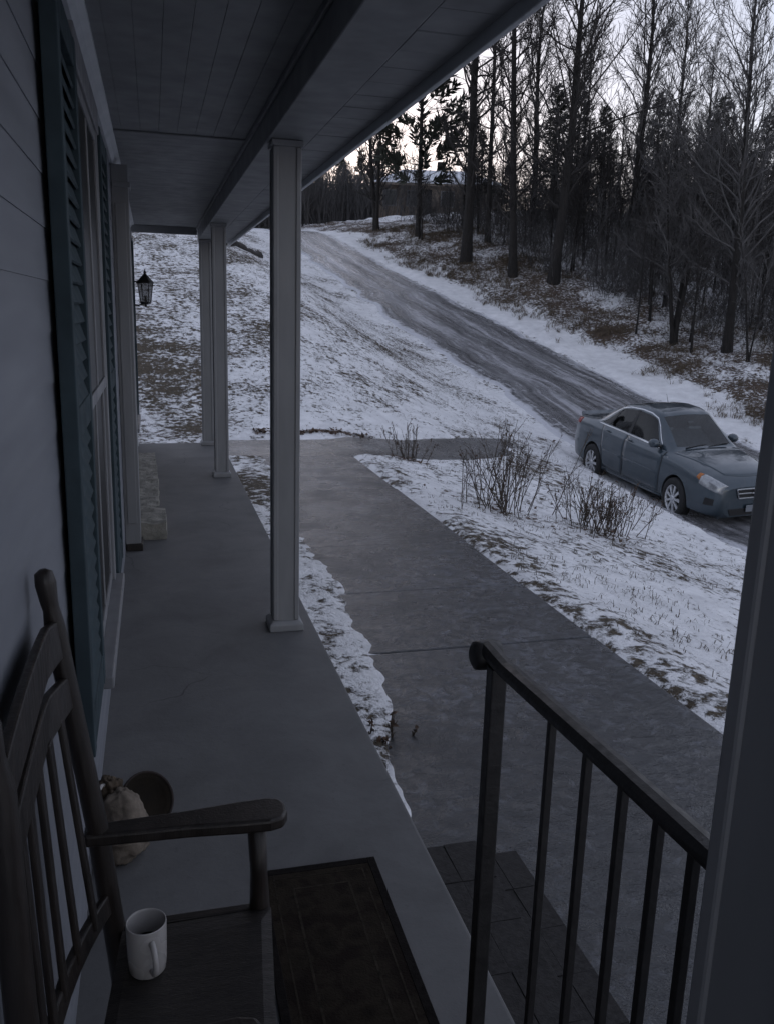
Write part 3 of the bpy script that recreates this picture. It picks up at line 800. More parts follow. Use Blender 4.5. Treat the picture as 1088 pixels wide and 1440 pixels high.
# ------------------------------------------------------------------ dish and cloth bag by the wall
M['dish'] = simple('brown_glaze', (.018, .0145, .011), .85, .3, 9, .2, spec=.15)
M['dishrim'] = simple('pale_rim', (.04, .032, .03), .8, .2, 12, .1, spec=.15)
dish = empty('round_dish', (.155, 2.66, .098), (R(0), R(-8), R(0)), label='round brown dish with a paler rim propped up near the white wall', cat='dish')
dish.rotation_euler = (R(58), R(0), R(30)); dish.scale = (.86, .86, .86)
MB().lathe([(0, 0), (.05, .002), (.085, .012), (.104, .028), (.107, .031), (.104, .034), (.083, .018), (.05, .009), (0, .007)], n=36).build('bowl', M['dish'], dish, smooth=True)
MB().lathe([(.101, .029), (.107, .0295), (.110, .033), (.106, .0362), (.100, .033), (.101, .029)], n=36).build('rim', M['dishrim'], dish, smooth=True)
def crumple(name, c, rad, m, seed, amp=.35, parent=None, n=44):
    V = []; Fq = []
    for j in range(n + 1):
        th = math.pi * j / n
        for i in range(n):
            ph = 2 * math.pi * i / n
            d = np.array([math.sin(th) * math.cos(ph), math.sin(th) * math.sin(ph), math.cos(th)])
            q = d * 1.25
            nz = float(abs(fbm(np.array([q[0] + q[2] * .7]), np.array([q[1] - q[2] * .9]), 1.0, 4, seed)[0])) * 2 + float(fbm(np.array([q[0] * 2 - q[2]]), np.array([q[1] + q[2] * 2]), 1.2, 3, seed + 9)[0])
            s_ = 1 - amp * nz
            V.append((c[0] + d[0] * rad[0] * s_, c[1] + d[1] * rad[1] * s_, max(.002 - 0, c[2] + d[2] * rad[2] * s_)))
    for j in range(n):
        for i in range(n): Fq.append((j * n + i, j * n + (i + 1) % n, (j + 1) * n + (i + 1) % n, (j + 1) * n + i))
    return MB().add(V, Fq).build(name, m, parent, smooth=True)
M['sack'] = simple('tan_cloth', (.16, .135, .11), .9, .5, 14, .5, spec=.2)
M['sackdark'] = simple('brown_cloth', (.075, .058, .042), .9, .4, 14, .5, spec=.2)
bag = empty('cloth_bag', (.085, 2.52, 0), label='crumpled tan cloth bag slumped against the white wall', cat='bag')
crumple('bag_body', (.008, .0, .095), (.085, .085, .135), M['sack'], 5, .30, bag)
crumple('flap', (-.03, .06, .20), (.05, .05, .055), M['sackdark'], 12, .5, bag)
MB().tube([(-.06, .02, .16), (-.062, .0, .20), (-.06, -.01, .235), (-.05, .0, .25), (-.045, .03, .235)], .006, 8).build('strap', M['ceramic'], bag, smooth=True)

# ------------------------------------------------------------------ weathered concrete door step
V = []; Fq = []
yy_ = np.linspace(6.40, 10.1, 110); na = 16
for y in yy_:
    front = y < 6.95
    w0, w1 = (.03, .285) if front else (.03, .235 - .02 * sm(8.5, 10, y))
    hgt = (.125 if front else .085 - .03 * sm(7, 10, y))
    for i in range(na):
        t = i / (na - 1)
        if t < .2: px, pz = w0, .001 + hgt * t / .2
        elif t < .8: px, pz = w0 + (w1 - w0) * (t - .2) / .6, hgt
        else: px, pz = w1, hgt * (1 - (t - .8) / .2) + .001
        nn = float(fbm(np.array([px * 1.0 + pz * 2]), np.array([y]), 9, 4, 81)[0])
        V.append((px + (.03 * nn if t > .8 else 0), y, max(.001, pz + (.05 * nn if .15 < t < .85 else 0))))
for j in range(len(yy_) - 1):
    for i in range(na - 1): Fq.append((j * na + i, j * na + i + 1, (j + 1) * na + i + 1, (j + 1) * na + i))
Fq += [tuple(range(na)), tuple((len(yy_) - 1) * na + k for k in range(na))]
dst = MB().add(V, Fq).build('door_step', M['stonestep'])
tag(dst, 'low crumbling concrete step along the wall past the pilaster', 'step')

# ------------------------------------------------------------------ wall lantern
lan = empty('wall_lantern', (.165, 10.30, 1.68), label='black carriage lantern on a bracket at the far end of the porch wall', cat='lantern')
hexr = lambda r, z, o=0: [(r * math.cos(math.pi / 3 * k + o), r * math.sin(math.pi / 3 * k + o), z) for k in range(6)]
MB().lathe([(0, .035), (.05, .037), (.058, .045), (.06, .06), (.052, .062), (0, .062)], n=6).build('base', M['brass'], lan)
MB().lathe([(.066, .262), (.098, .262), (.100, .272), (.066, .305), (.04, .335), (.016, .362), (.012, .372)], n=6).lathe([(.0, .262), (.066, .262)], n=6).build('cap', M['brass'], lan)
MB().lathe([(0, .37), (.012, .372), (.017, .382), (.012, .392), (.007, .396), (.003, .42), (0, .421)], n=12).build('finial', M['brass'], lan, smooth=True)
MB().lathe([(0, .0), (.008, .004), (.014, .018), (.008, .03), (.02, .0355), (0, .036)], n=12).build('drop', M['brass'], lan, smooth=True)
lo, hi = hexr(.058, .062), hexr(.082, .262)
for k in range(6):
    MB().tube([lo[k], hi[k]], .005, 6).build('cage_bar', M['brass'], lan)
    a, b, c, d = Vector(lo[k]), Vector(lo[(k + 1) % 6]), Vector(hi[(k + 1) % 6]), Vector(hi[k])
    MB().add([tuple(q * .96 if 0 else Vector((q.x * .96, q.y * .96, q.z))) for q in (a, b, c, d)], [(0, 1, 2, 3)]).build('glass_pane', M['lampglass'], lan, fix=False)
MB().tube([(0, 0, .062), (0, 0, .13)], .014, 10).build('candle', M['ceramic'], lan, smooth=True)
br = MB().box(-.162, -.148, -.045, .045, .0, .30)
br.tube([(-.15, 0, .275), (-.10, 0, .275), (-.06, 0, .268)], .008, 8).tube([(-.15, 0, .03), (-.08, 0, .02), (-.03, 0, .036), (0, 0, .036)], .008, 8)
br.build('bracket', M['brass'], lan)

# ------------------------------------------------------------------ vegetation helpers
def tube_batch(P, Rr, sides):
    """P (N,m,3), Rr (N,m) -> verts, quads"""
    Nn, m = Rr.shape
    T = np.gradient(P, axis=1); T /= np.linalg.norm(T, axis=2, keepdims=True) + 1e-9
    ref = np.where(np.abs(T[:, :1, 2:3]) > .9, np.array([[[1., 0, 0]]]), np.array([[[0, 0, 1.]]]))
    A = np.cross(T, np.broadcast_to(ref, T.shape)); A /= np.linalg.norm(A, axis=2, keepdims=True) + 1e-9
    Bn = np.cross(T, A)
    ang = np.arange(sides) * 2 * np.pi / sides
    V = P[:, :, None, :] + Rr[:, :, None, None] * (A[:, :, None, :] * np.cos(ang)[None, None, :, None] + Bn[:, :, None, :] * np.sin(ang)[None, None, :, None])
    base = (np.arange(Nn) * m * sides)[:, None, None]
    i = (np.arange(m - 1) * sides)[None, :, None]; k = np.arange(sides)[None, None, :]; k2 = (k + 1) % sides
    F = np.stack([base + i + k, base + i + k2, base + i + sides + k2, base + i + sides + k], -1).reshape(-1, 4)
    return V.reshape(-1, 3), F
def merge(parts):
    Vs, Fs, b = [], [], 0
    for V, F in parts:
        Vs.append(V); Fs.append(F + b); b += len(V)
    return np.concatenate(Vs), np.concatenate(Fs)
def walk_dirs(rg, P0, D0, Ln, m, up, jit):
    """grow N polylines of m points; returns P (N,m,3)"""
    Nn = len(P0); P = np.zeros((Nn, m, 3)); P[:, 0] = P0; D = D0.copy()
    for j in range(1, m):
        D = D + np.array([0, 0, 1.]) * up + rg.normal(0, jit, (Nn, 3)); D /= np.linalg.norm(D, axis=1, keepdims=True)
        P[:, j] = P[:, j - 1] + D * (Ln / (m - 1))[:, None]
    return P
def spawn(rg, P, Ln, per, lo, hi, ang, lratio, taper=.6):
    """children of polylines P: start points, directions, lengths"""
    Nn, m, _ = P.shape
    u = lo + (hi - lo) * (np.arange(per)[None, :] + rg.uniform(0, 1, (Nn, per))) / per
    f = u * (m - 1); i = np.minimum(f.astype(int), m - 2); w = (f - i)[..., None]
    r = np.arange(Nn)[:, None]
    S = P[r, i] * (1 - w) + P[r, i + 1] * w
    T = P[r, i + 1] - P[r, i]; T /= np.linalg.norm(T, axis=2, keepdims=True) + 1e-9
    rand = rg.normal(0, 1, T.shape); rand -= T * (rand * T).sum(2, keepdims=True); rand /= np.linalg.norm(rand, axis=2, keepdims=True) + 1e-9
    a = rg.uniform(ang * .7, ang * 1.3, u.shape)[..., None]
    D = T * np.cos(a) + rand * np.sin(a)
    L2 = Ln[:, None] * lratio * (1 - taper * u) * rg.uniform(.6, 1.2, u.shape)
    return S.reshape(-1, 3), D.reshape(-1, 3), L2.ravel()
def deciduous(seed, H, r0, cb=.18, nprim=46, plen=.34, a0=58, a1=22, twr=.010, stems=1, dens=(8, 6), up=.10, bare_low=True):
    """bare upswept tree -> (trunk mesh, crown mesh) in local coordinates"""
    rg = np.random.default_rng(seed)
    tr, cr = [], []
    for s in range(stems):
        m = 14; t = np.linspace(0, 1, m)
        lean = rg.normal(0, .03, 2) if stems == 1 else np.array([math.cos(s * 2.4 + seed), math.sin(s * 2.4 + seed)]) * (.10 + .06 * rg.uniform())
        hs = H * (1 if s == 0 else rg.uniform(.75, .95))
        wob = np.cumsum(rg.normal(0, .014 * H / m * 2, (m, 2)), 0) + .012 * H * np.stack([np.sin(t * rg.uniform(3, 8) + rg.uniform(0, 6)), np.sin(t * rg.uniform(3, 8) + rg.uniform(0, 6))], 1)
        P = np.zeros((1, m, 3)); P[0, :, 2] = t * hs - .25 * (t == 0); P[0, :, 0] = lean[0] * t * hs + wob[:, 0] * t; P[0, :, 1] = lean[1] * t * hs + wob[:, 1] * t
        rr = r0 * (1 if s == 0 else .7) * ((1 - t) ** .85 * .93 + .03); rr[0] *= 1.45; rr[1] *= 1.05
        tr.append(tube_batch(P, rr[None], 10))
        npz = max(6, int(nprim / (stems ** .6)))
        u = cb + (.98 - cb) * ((np.arange(npz) + rg.uniform(0, 1, npz)) / npz) ** .9
        f = u * (m - 1); i = np.minimum(f.astype(int), m - 2); w = (f - i)[:, None]
        S = P[0, i] * (1 - w) + P[0, i + 1] * w
        q = (u - cb) / (1 - cb)
        az = np.arange(npz) * 2.39996 + rg.uniform(-.5, .5, npz)
        an = np.radians(a0 + (a1 - a0) * q) + rg.normal(0, .22, npz)
        D = np.stack([np.sin(an) * np.cos(az), np.sin(an) * np.sin(az), np.cos(an)], 1)
        Ln = hs * plen * (np.minimum(1, .55 + 1.8 * q) * (1 - .75 * q ** 1.6) + .05) * rg.uniform(.3, 1.2, npz)
        P1 = walk_dirs(rg, S, D, Ln, 7, up, .15)
        r1 = np.interp(u, t, rr)[:, None] * .27 * np.linspace(1, .16, 7)[None] + twr * .7
        cr.append(tube_batch(P1, r1, 5))
        S2, D2, L2 = spawn(rg, P1, Ln, dens[0], .12, 1.0, .62, .46)
        P2 = walk_dirs(rg, S2, D2, L2, 5, up * .8, .18)
        r2_ = np.repeat(np.linspace(twr * 1.5, twr * .8, 5)[None], len(L2), 0)
        cr.append(tube_batch(P2, r2_, 3))
        S3, D3, L3 = spawn(rg, P2, L2, dens[1], .15, 1.0, .6, .5)
        P3 = walk_dirs(rg, S3, D3, L3, 3, up, .14)
        r3 = np.repeat(np.array([[twr * .9, twr * .7, twr * .45]]), len(L3), 0)
        cr.append(tube_batch(P3, r3, 3))
    a = fast_mesh('trunk', *merge(tr)); b = fast_mesh('crown', *merge(cr))
    for me_ in (a,): me_.polygons.foreach_set('use_smooth', np.ones(len(me_.polygons), dtype=bool))
    return a, b
def conifer(seed, H, r0, cb=.08, spread=.22, nbr=120, droop=.25, dens=34, sparse=False):
    rg = np.random.default_rng(seed)
    t = np.linspace(0, 1, 10); P = np.zeros((1, 10, 3)); P[0, :, 2] = t * H; P[0, 0, 2] = -.25
    P[0, :, :2] = np.cumsum(rg.normal(0, .01 * H / 10, (10, 2)), 0)
    tr = [tube_batch(P, (r0 * (1 - t) + .015)[None], 8)]
    u = cb + (1 - cb) * (np.arange(nbr) + rg.uniform(0, 1, nbr)) / nbr
    az = rg.uniform(0, 2 * np.pi, nbr); q = (u - cb) / (1 - cb)
    Ln = H * spread * ((1 - q) ** (.8 if not sparse else .45) + .03) * rg.uniform(.6, 1.15, nbr)
    if sparse: Ln *= np.minimum(1, .5 + q * 2)
    an = np.radians(95 - 50 * q) if not sparse else np.radians(80 - 40 * q) + rg.normal(0, .12, nbr)
    D = np.stack([np.sin(an) * np.cos(az), np.sin(an) * np.sin(az), np.cos(an)], 1)
    S = np.stack([np.interp(u, t, P[0, :, k]) for k in range(3)], 1)
    P1 = walk_dirs(rg, S, D, Ln, 6, -droop * .15 if not sparse else .06, .05)
    tr.append(tube_batch(P1, np.repeat(np.linspace(.028, .006, 6)[None], nbr, 0), 3))
    # needle sprays: slim leaf-shaped quads fanned along the branch
    S2, D2, L2 = spawn(rg, P1, Ln, dens, .15 if not sparse else .45, 1.0, .75, .0)
    n = len(S2); ln = rg.uniform(.16, .42, n) * (1.15 if sparse else 1.0) * H / 9
    D2 = D2 + np.array([0, 0, -.18 if not sparse else .15]); D2 /= np.linalg.norm(D2, axis=1, keepdims=True)
    side = np.cross(D2, rg.normal(0, 1, (n, 3))); side /= np.linalg.norm(side, axis=1, keepdims=True)
    wv = rg.uniform(.018, .05, n) * H / 9
    V = np.stack([S2, S2 + D2 * (ln * .5)[:, None] + side * wv[:, None], S2 + D2 * ln[:, None], S2 + D2 * (ln * .5)[:, None] - side * wv[:, None]], 1).reshape(-1, 3)
    F = np.arange(n * 4).reshape(-1, 4)
    return fast_mesh('trunk', *merge(tr)), fast_mesh('crown', V, F)
def plant_tree(name, meshes, mats, x, y, rz, sc_, label, cat='tree', group=None, sz=None):
    o = empty(name, (x, y, gz(x, y) - .05), (0, 0, rz), label, cat, group)
    for nm, me_, m in (('trunk', meshes[0], mats[0]), ('crown', meshes[1], mats[1])):
        if len(me_.materials) == 0: me_.materials.append(m)
        c = bpy.data.objects.new(nm, me_); col.objects.link(c); c.parent = o
    o.scale = (sc_, sc_, sz or sc_)
    return o

# ------------------------------------------------------------------ trees
BK, TW, FR, ND = M['bark'], M['twig'], M['frost'], M['needle']
d_tall = [deciduous(101, 21, .26, .12, 78, .20, 72, 22, .011, 1, (10, 9)), deciduous(102, 20, .19, .12, 74, .18, 68, 22, .011, 1, (10, 9)), deciduous(103, 17.0, .24, .16, 74, .34, 58, 22, .010, 1, (10, 10))]
d_frost = [deciduous(104, 14.5, .20, .16, 70, .34, 48, 16, .009, 1, (10, 10)), deciduous(105, 14, .18, .16, 72, .36, 48, 16, .007, 1, (10, 11)), deciduous(106, 12.5, .15, .16, 64, .34, 48, 18, .009, 1, (9, 8))]
d_multi = deciduous(107, 7.4, .13, .2, 60, .40, 50, 20, .009, 3, (9, 8))
d_twin = deciduous(108, 8.6, .18, .14, 54, .42, 46, 16, .013, 2, (8, 7))
d_thin = deciduous(109, 17, .13, .18, 54, .18, 60, 25, .012, 1, (8, 7))
pine = conifer(201, 17, .16, .18, .26, 120, .1, 60, True)
spruce = [conifer(202, 9, .14, .05, .24, 110, .3, 24), conifer(203, 9, .14, .03, .28, 110, .4, 24), conifer(204, 9, .12, .12, .2, 100, .2, 24)]
# the named trees of the wood edge
plant_tree('tall_tree', d_tall[0], (BK, TW), 15.0, 40.9, .3, 1.0, 'thickest trunk of the wood edge, tall bare tree just right of the far house')
plant_tree('slender_tree', d_thin, (BK, TW), 17.0, 43.3, 1.0, 1.1, 'slender bare tree between the two thick trunks beside the far house')
plant_tree('tall_tree', d_tall[1], (BK, TW), 16.2, 37.8, 2.1, 1.0, 'tall straight bare tree second from the far house along the wood edge')
plant_tree('tall_tree', d_tall[2], (BK, TW), 17.4, 36.1, .9, 1.0, 'tall bare tree with wide fan of limbs in the middle of the wood edge')
plant_tree('pine_tree', pine, (BK, ND), 14.2, 46.5, 2.2, .85, 'loose dark pine behind the thickest trunk, its boughs over the far house')
plant_tree('frosted_tree', d_frost[0], (BK, FR), 22.7, 38.9, .5, 1.0, 'frosted upswept bare tree reaching the sky left of the pair of frosted crowns')
plant_tree('frosted_tree', d_frost[1], (BK, FR), 19.6, 26.4, 1.9, .94, 'tall frosted tree with the straight dark trunk nearest the parked car')
plant_tree('forked_tree', d_multi, (BK, FR), 18.8, 28.5, .4, 1.0, 'small forked tree with several stems at the drive side of the wood')
plant_tree('twin_stemmed_tree', d_twin, (BK, TW), 12.7, 49.6, .9, 1.0, 'bare twin stemmed tree at the top of the drive left of the far house')
plant_tree('frosted_tree', d_frost[2], (BK, FR), 25.2, 39.5, 2.5, 1.0, 'frosted bare tree standing mid way between the two tallest frosted crowns')
rg = np.random.default_rng(55)
for k, (x, y, s, lb) in enumerate([(27.8, 41, .70, 'bare frosted tree deep in the wood between the tall frosted trunk and its left neighbour'), (23.5, 46, .84, 'faint bare crown behind the frosted tree left of the gap'), (20.6, 46, .95, 'bare tree behind the fan shaped crown in the middle of the wood'), (31.0, 40, .70, 'lower bare crown behind the tall frosted tree above the car'), (26.5, 30.5, .66, 'bare tree at the far right beside the porch post')]):
    plant_tree('bare_tree', d_frost[(k + 1) % 3], (BK, FR), x, y, k * 1.7, s, lb)
# conifers that close the wood behind, and the far treeline past the crest
k = 0
for (x, y, s) in [(19.0, 50, 0.51), (24, 51, 0.81), (26.5, 53, 0.85), (31.5, 52, 0.83), (34, 49, 0.81), (39, 48, 0.81), (42, 49, 0.81), (22.8, 48, 0.73), (25.4, 47.5, 0.68), (30.8, 45, 0.68), (33.5, 44, 0.71), (33, 38, 0.59)]:
    plant_tree('spruce_tree', spruce[k % 3], (BK, ND), x, y, k * 2.1, s * 1.25, 'dark spruce standing in the shade deep inside the wood', group='spruces inside the wood', sz=s); k += 1
for (x, y, s, lb) in [(8.2, 58, .50, 'dark spruce at the crest close beside the second porch post'), (7.0, 63, .62, 'dark spruce at the crest half hidden behind the second porch post')]:
    plant_tree('spruce_tree', spruce[k % 3], (BK, ND), x, y, k * 2.1, s, lb); k += 1
for i in range(40):
    x = -4 + i * .95 + rg.uniform(-.5, .5); y = rg.uniform(84, 118)
    plant_tree('far_spruce', spruce[i % 3], (BK, ND), x, y, i * 1.3, rg.uniform(.75, 1.25) * y / 100, 'small far spruce in the treeline beyond the crest', group='spruces of the far treeline')
for i in range(26):
    x = -2 + i * .72 + rg.uniform(-.6, .6); y = rg.uniform(62, 80)
    plant_tree('far_bare_tree', d_frost[i % 3], (BK, TW), x, y, i * 2.3, rg.uniform(.28, .46), 'thin bare tree in the treeline above the crest', group='bare trees of the far treeline')
# saplings of the thicket
saps = [deciduous(301, 6.0, .05, .22, 26, .30, 50, 22, .0085, 1, (6, 5)), deciduous(302, 5.0, .045, .15, 24, .36, 55, 25, .0085, 2, (6, 5)), deciduous(303, 7.0, .06, .3, 26, .26, 50, 22, .0085, 1, (6, 5))]
n = 0
while n < 220:
    y = rg.uniform(22, 50); x = xf(y) + 3.2 + rg.uniform(0, 1) ** .9 * 20
    if x / y > .86: continue
    if x - xf(y) < 6.5 and rg.uniform() > .25: continue
    plant_tree('sapling', saps[n % 3], (BK, FR if n % 2 else TW), x, y, rg.uniform(0, 6.28), rg.uniform(.6, 1.05), 'thin bare sapling in the crowded thicket of the wood', group='saplings of the thicket')
    n += 1

# undergrowth and grass: nobody could count these
def scatter_blades(name, pts, nb, hmin, hmax, wd, lean, seed):
    rg_ = np.random.default_rng(seed); n = len(pts)
    Pp = np.repeat(pts, nb, 0) + np.concatenate([rg_.normal(0, .035, (n * nb, 2)), np.zeros((n * nb, 1))], 1)
    az = rg_.uniform(0, 2 * np.pi, n * nb); h = rg_.uniform(hmin, hmax, n * nb); ln = rg_.uniform(.2, lean, n * nb)
    d = np.stack([np.cos(az), np.sin(az), 0 * az], 1); s = np.stack([-np.sin(az), np.cos(az), 0 * az], 1) * wd
    up = np.array([0, 0, 1.])
    m1 = Pp + d * (h * ln * .35)[:, None] + up * (h * .62)[:, None]; tp = Pp + d * (h * ln)[:, None] + up * (h * (1 - .35 * ln))[:, None]
    b0 = Pp - up * .02
    V = np.stack([b0 - s, b0 + s, m1 + s * .7, m1 - s * .7, m1 - s * .7, m1 + s * .7, tp + s * .1, tp - s * .1], 1).reshape(-1, 3)
    F = np.arange(len(V)).reshape(-1, 4)
    return fast_mesh(name, V, F)
# lawn tufts
rg = np.random.default_rng(77)
pp = []
def try_pts(n, xr, yr, dens):
    x = rg.uniform(*xr, n); y = rg.uniform(*yr, n)
    ok = dens(x, y) > rg.uniform(0, 1, n)
    x, y = x[ok], y[ok]
    return np.stack([x, y, ground(x, y)], 1)
def dn(x, y):
    g, w = grassy(x, y)
    cl = fbm(x, y, .9, 3, 91) + .5
    d = np.clip(g * 1.1 - .15, 0, 1) * np.clip((cl - .35) * 3, .05, 1)
    return d * (1 - road_mask(x, y, .15)) * (1 - path_mask(x, y)) * ((x > 3.1) | (y > 13.9))
pts = np.concatenate([try_pts(4500, (3.05, 9.3), (2.5, 14), dn), try_pts(12000, (-3, 10), (14, 34), dn), try_pts(3000, (-5, 9), (34, 56), dn)])
me = scatter_blades('lawn_grass', pts, 4, .015, .055, .003, 3.0, 5)
tag(link('lawn_grass', me, M['tuft']), 'dead grass blades poking through the snowy lawn', 'grass', kind='stuff')
def dn2(x, y):
    e = x - xf(y); cl = fbm(x, y, .7, 3, 95) + .5
    return sm(.9, 2.0, e + (cl - .5) * 2.4) * np.clip((cl - .3) * 3, .08, 1) * (1 - .55 * sm(5, 11, e))
pts = np.concatenate([try_pts(30000, (8, 27), (17, 50), dn2)])
me = scatter_blades('bank_grass', pts, 6, .08, .26, .007, 2.6, 6)
tag(link('bank_grass', me, M['deadgrass']), 'matted brown grass and leaves on the bank between drive and wood', 'grass', kind='stuff')
# brush in the wood
pts = []
while len(pts) < 420:
    y = rg.uniform(20, 52); x = xf(y) + 5.5 + rg.uniform(0, 1) * 20
    if x / y < .88: pts.append((x, y, gz(x, y)))
pts = np.array(pts)
S = np.repeat(pts, 14, 0) + np.concatenate([rg.normal(0, .45, (420 * 14, 2)), np.zeros((420 * 14, 1))], 1)
D = rg.normal(0, .45, S.shape); D[:, 2] = 1; D /= np.linalg.norm(D, axis=1, keepdims=True)
Ln = rg.uniform(.5, 1.0, len(S)) * np.repeat(rg.uniform(.8, 3.6, 420) * sm(2.5, 9, pts[:, 0] - xf(pts[:, 1])) + .6, 14)
P1 = walk_dirs(rg, S, D, Ln, 4, .05, .14)
S2, D2, L2 = spawn(rg, P1, Ln, 6, .25, 1, .7, .45)
P2 = walk_dirs(rg, S2, D2, L2, 3, .06, .15)
me = fast_mesh('undergrowth', *merge([tube_batch(P1, np.repeat(np.linspace(.012, .005, 4)[None], len(S), 0), 3), tube_batch(P2, np.repeat(np.array([[.007, .006, .004]]), len(S2), 0), 3)]))
tag(link('undergrowth', me, M['frost']), 'tangled bare undergrowth on the floor of the wood', 'undergrowth', kind='stuff')

# hazy scrub along the crest: one mass
rg = np.random.default_rng(99)
n_ = 2600
fx = rg.uniform(-4, 19, n_); fy = rg.uniform(62, 82, n_)
S = np.stack([fx, fy, ground(fx, fy)], 1); D = rg.normal(0, .22, S.shape); D[:, 2] = 1; D /= np.linalg.norm(D, axis=1, keepdims=True)
Ln = rg.uniform(2.0, 4.6, n_)
P1 = walk_dirs(rg, S, D, Ln, 4, .05, .10)
S2, D2, L2 = spawn(rg, P1, Ln, 9, .2, 1, .6, .35)
P2 = walk_dirs(rg, S2, D2, L2, 3, .06, .15)
me = fast_mesh('far_scrub', *merge([tube_batch(P1, np.repeat(np.linspace(.03, .012, 4)[None], n_, 0), 3), tube_batch(P2, np.repeat(np.array([[.016, .014, .01]]), len(S2), 0), 3)]))
tag(link('far_scrub', me, M['frost']), 'grey mass of bare scrub along the crest behind the top of the drive', 'scrub', kind='stuff')

# dead shrubs on the lawn
def dead_shrub(x, y, n, hgt, spread, seed, label, heads=True):
    rg_ = np.random.default_rng(seed)
    o = empty('dead_shrub', (x, y, gz(x, y) - .02), label=label, cat='shrub')
    S = np.concatenate([rg_.normal(0, spread * .33, (n, 2)), np.zeros((n, 1))], 1)
    D = np.concatenate([S[:, :2] * .45 / max(spread, .1) + rg_.normal(0, .22, (n, 2)), np.ones((n, 1))], 1); D /= np.linalg.norm(D, axis=1, keepdims=True)
    Ln = hgt * rg_.uniform(.45, 1.05, n)
    P1 = walk_dirs(rg_, S, D, Ln, 6, .07, .08)
    S2, D2, L2 = spawn(rg_, P1, Ln, 4, .2, .9, .38, .5)
    P2 = walk_dirs(rg_, S2, D2, L2, 4, .05, .14)
    S3, D3, L3 = spawn(rg_, P2, L2, 5, .25, 1, .6, .34)
    P3 = walk_dirs(rg_, S3, D3, L3, 3, .06, .18)
    link('stems', fast_mesh('stems', *merge([tube_batch(P1, np.repeat(np.linspace(.0065, .0026, 6)[None], n, 0), 4), tube_batch(P2, np.repeat(np.linspace(.0036, .0022, 4)[None], len(S2), 0), 3), tube_batch(P3, np.repeat(np.array([[.0024, .002, .0014]]), len(S3), 0), 3)])), M['stalk'], o)
    if heads:
        E_ = P3[rg_.uniform(0, 1, len(P3)) < .22, 2]; k_ = len(E_)
        E_ = np.concatenate([E_, P1[:, 5]]); k_ = len(E_)
        a = rg_.normal(0, 1, (k_, 3)); a /= np.linalg.norm(a, axis=1, keepdims=True); b = np.cross(a, rg_.normal(0, 1, (k_, 3))); b /= np.linalg.norm(b, axis=1, keepdims=True)
        s_ = rg_.uniform(.010, .026, k_)[:, None]
        V = np.stack([E_ - a * s_, E_ + b * s_ * .5, E_ + a * s_, E_ - b * s_ * .5], 1).reshape(-1, 3)
        l = link('dry_leaves', fast_mesh('dry_leaves', V, np.arange(len(V)).reshape(-1, 4)), M['leaf'], o); l['kind'] = 'stuff'
    # litter at the foot
    k_ = 90; c = np.concatenate([rg_.normal(0, spread * .45, (k_, 2)), np.zeros((k_, 1))], 1); c[:, 2] = ground(c[:, 0] + x, c[:, 1] + y) - gz(x, y) + .03
    a = rg_.normal(0, 1, (k_, 3)); a[:, 2] *= .3; a /= np.linalg.norm(a, axis=1, keepdims=True); b = np.cross(a, np.array([0, 0, 1.])) + rg_.normal(0, .2, (k_, 3)); s_ = rg_.uniform(.02, .05, k_)[:, None]
    V = np.stack([c - a * s_, c + b * s_ * .45, c + a * s_, c - b * s_ * .45], 1).reshape(-1, 3)
    l = link('leaf_litter', fast_mesh('leaf_litter', V, np.arange(len(V)).reshape(-1, 4)), M['leaf'], o); l['kind'] = 'stuff'
    return o
dead_shrub(4.30, 9.55, 40, 1.10, .78, 1, 'tall loose dead shrub on the snowy lawn nearest the walkway')
dead_shrub(5.62, 9.55, 62, .78, .70, 2, 'low dense dead shrub on the lawn in front of the parked car')
dead_shrub(4.05, 12.75, 16, .62, .30, 3, 'small clump of dry stalks at the edge of the side path')
dead_shrub(1.33, 3.75, 10, .16, .16, 4, 'scrap of brown weeds in the snow strip by the porch edge')
# leaf litter along the side path
k_ = 520
xq = rg.uniform(1.8, 4.6, k_); yq = 14.15 + rg.normal(0, .10, k_) + .05 * xq
c = np.stack([xq, yq, ground(xq, yq) + .02], 1)
a = rg.normal(0, 1, (k_, 3)); a[:, 2] *= .4; a /= np.linalg.norm(a, axis=1, keepdims=True); b = np.cross(a, np.array([0, 0, 1.])) + rg.normal(0, .3, (k_, 3)); s_ = rg.uniform(.025, .06, k_)[:, None]
V = np.stack([c - a * s_, c + b * s_ * .5, c + a * s_, c - b * s_ * .5], 1).reshape(-1, 3)
tag(link('fallen_leaves', fast_mesh('fallen_leaves', V, np.arange(len(V)).reshape(-1, 4)), M['leaf']), 'brown fallen leaves drifted along the far edge of the side path', 'leaves', kind='stuff')

# fallen log near the top of the lawn
lp = []
for t in np.linspace(0, 1, 22):
    x = 1.75 + 3.0 * t ** .85; y = 26.9 + 10.5 * t
    lp.append((x, y, gz(x, y) + .06 + .03 * math.sin(t * 9)))
lg = empty('fallen_log', lp[0], label='long dark fallen log lying up the slope at the top of the snowy lawn', cat='log')
q0 = Vector(lp[0]); MB().tube([Vector(p) - q0 for p in lp], [(.20 - .08 * t + .025 * math.sin(t * 31)) * (.35 if t in (0, 1) else 1) for t in np.linspace(0, 1, 22)], 10).build('trunk', M['log'], lg, smooth=True)

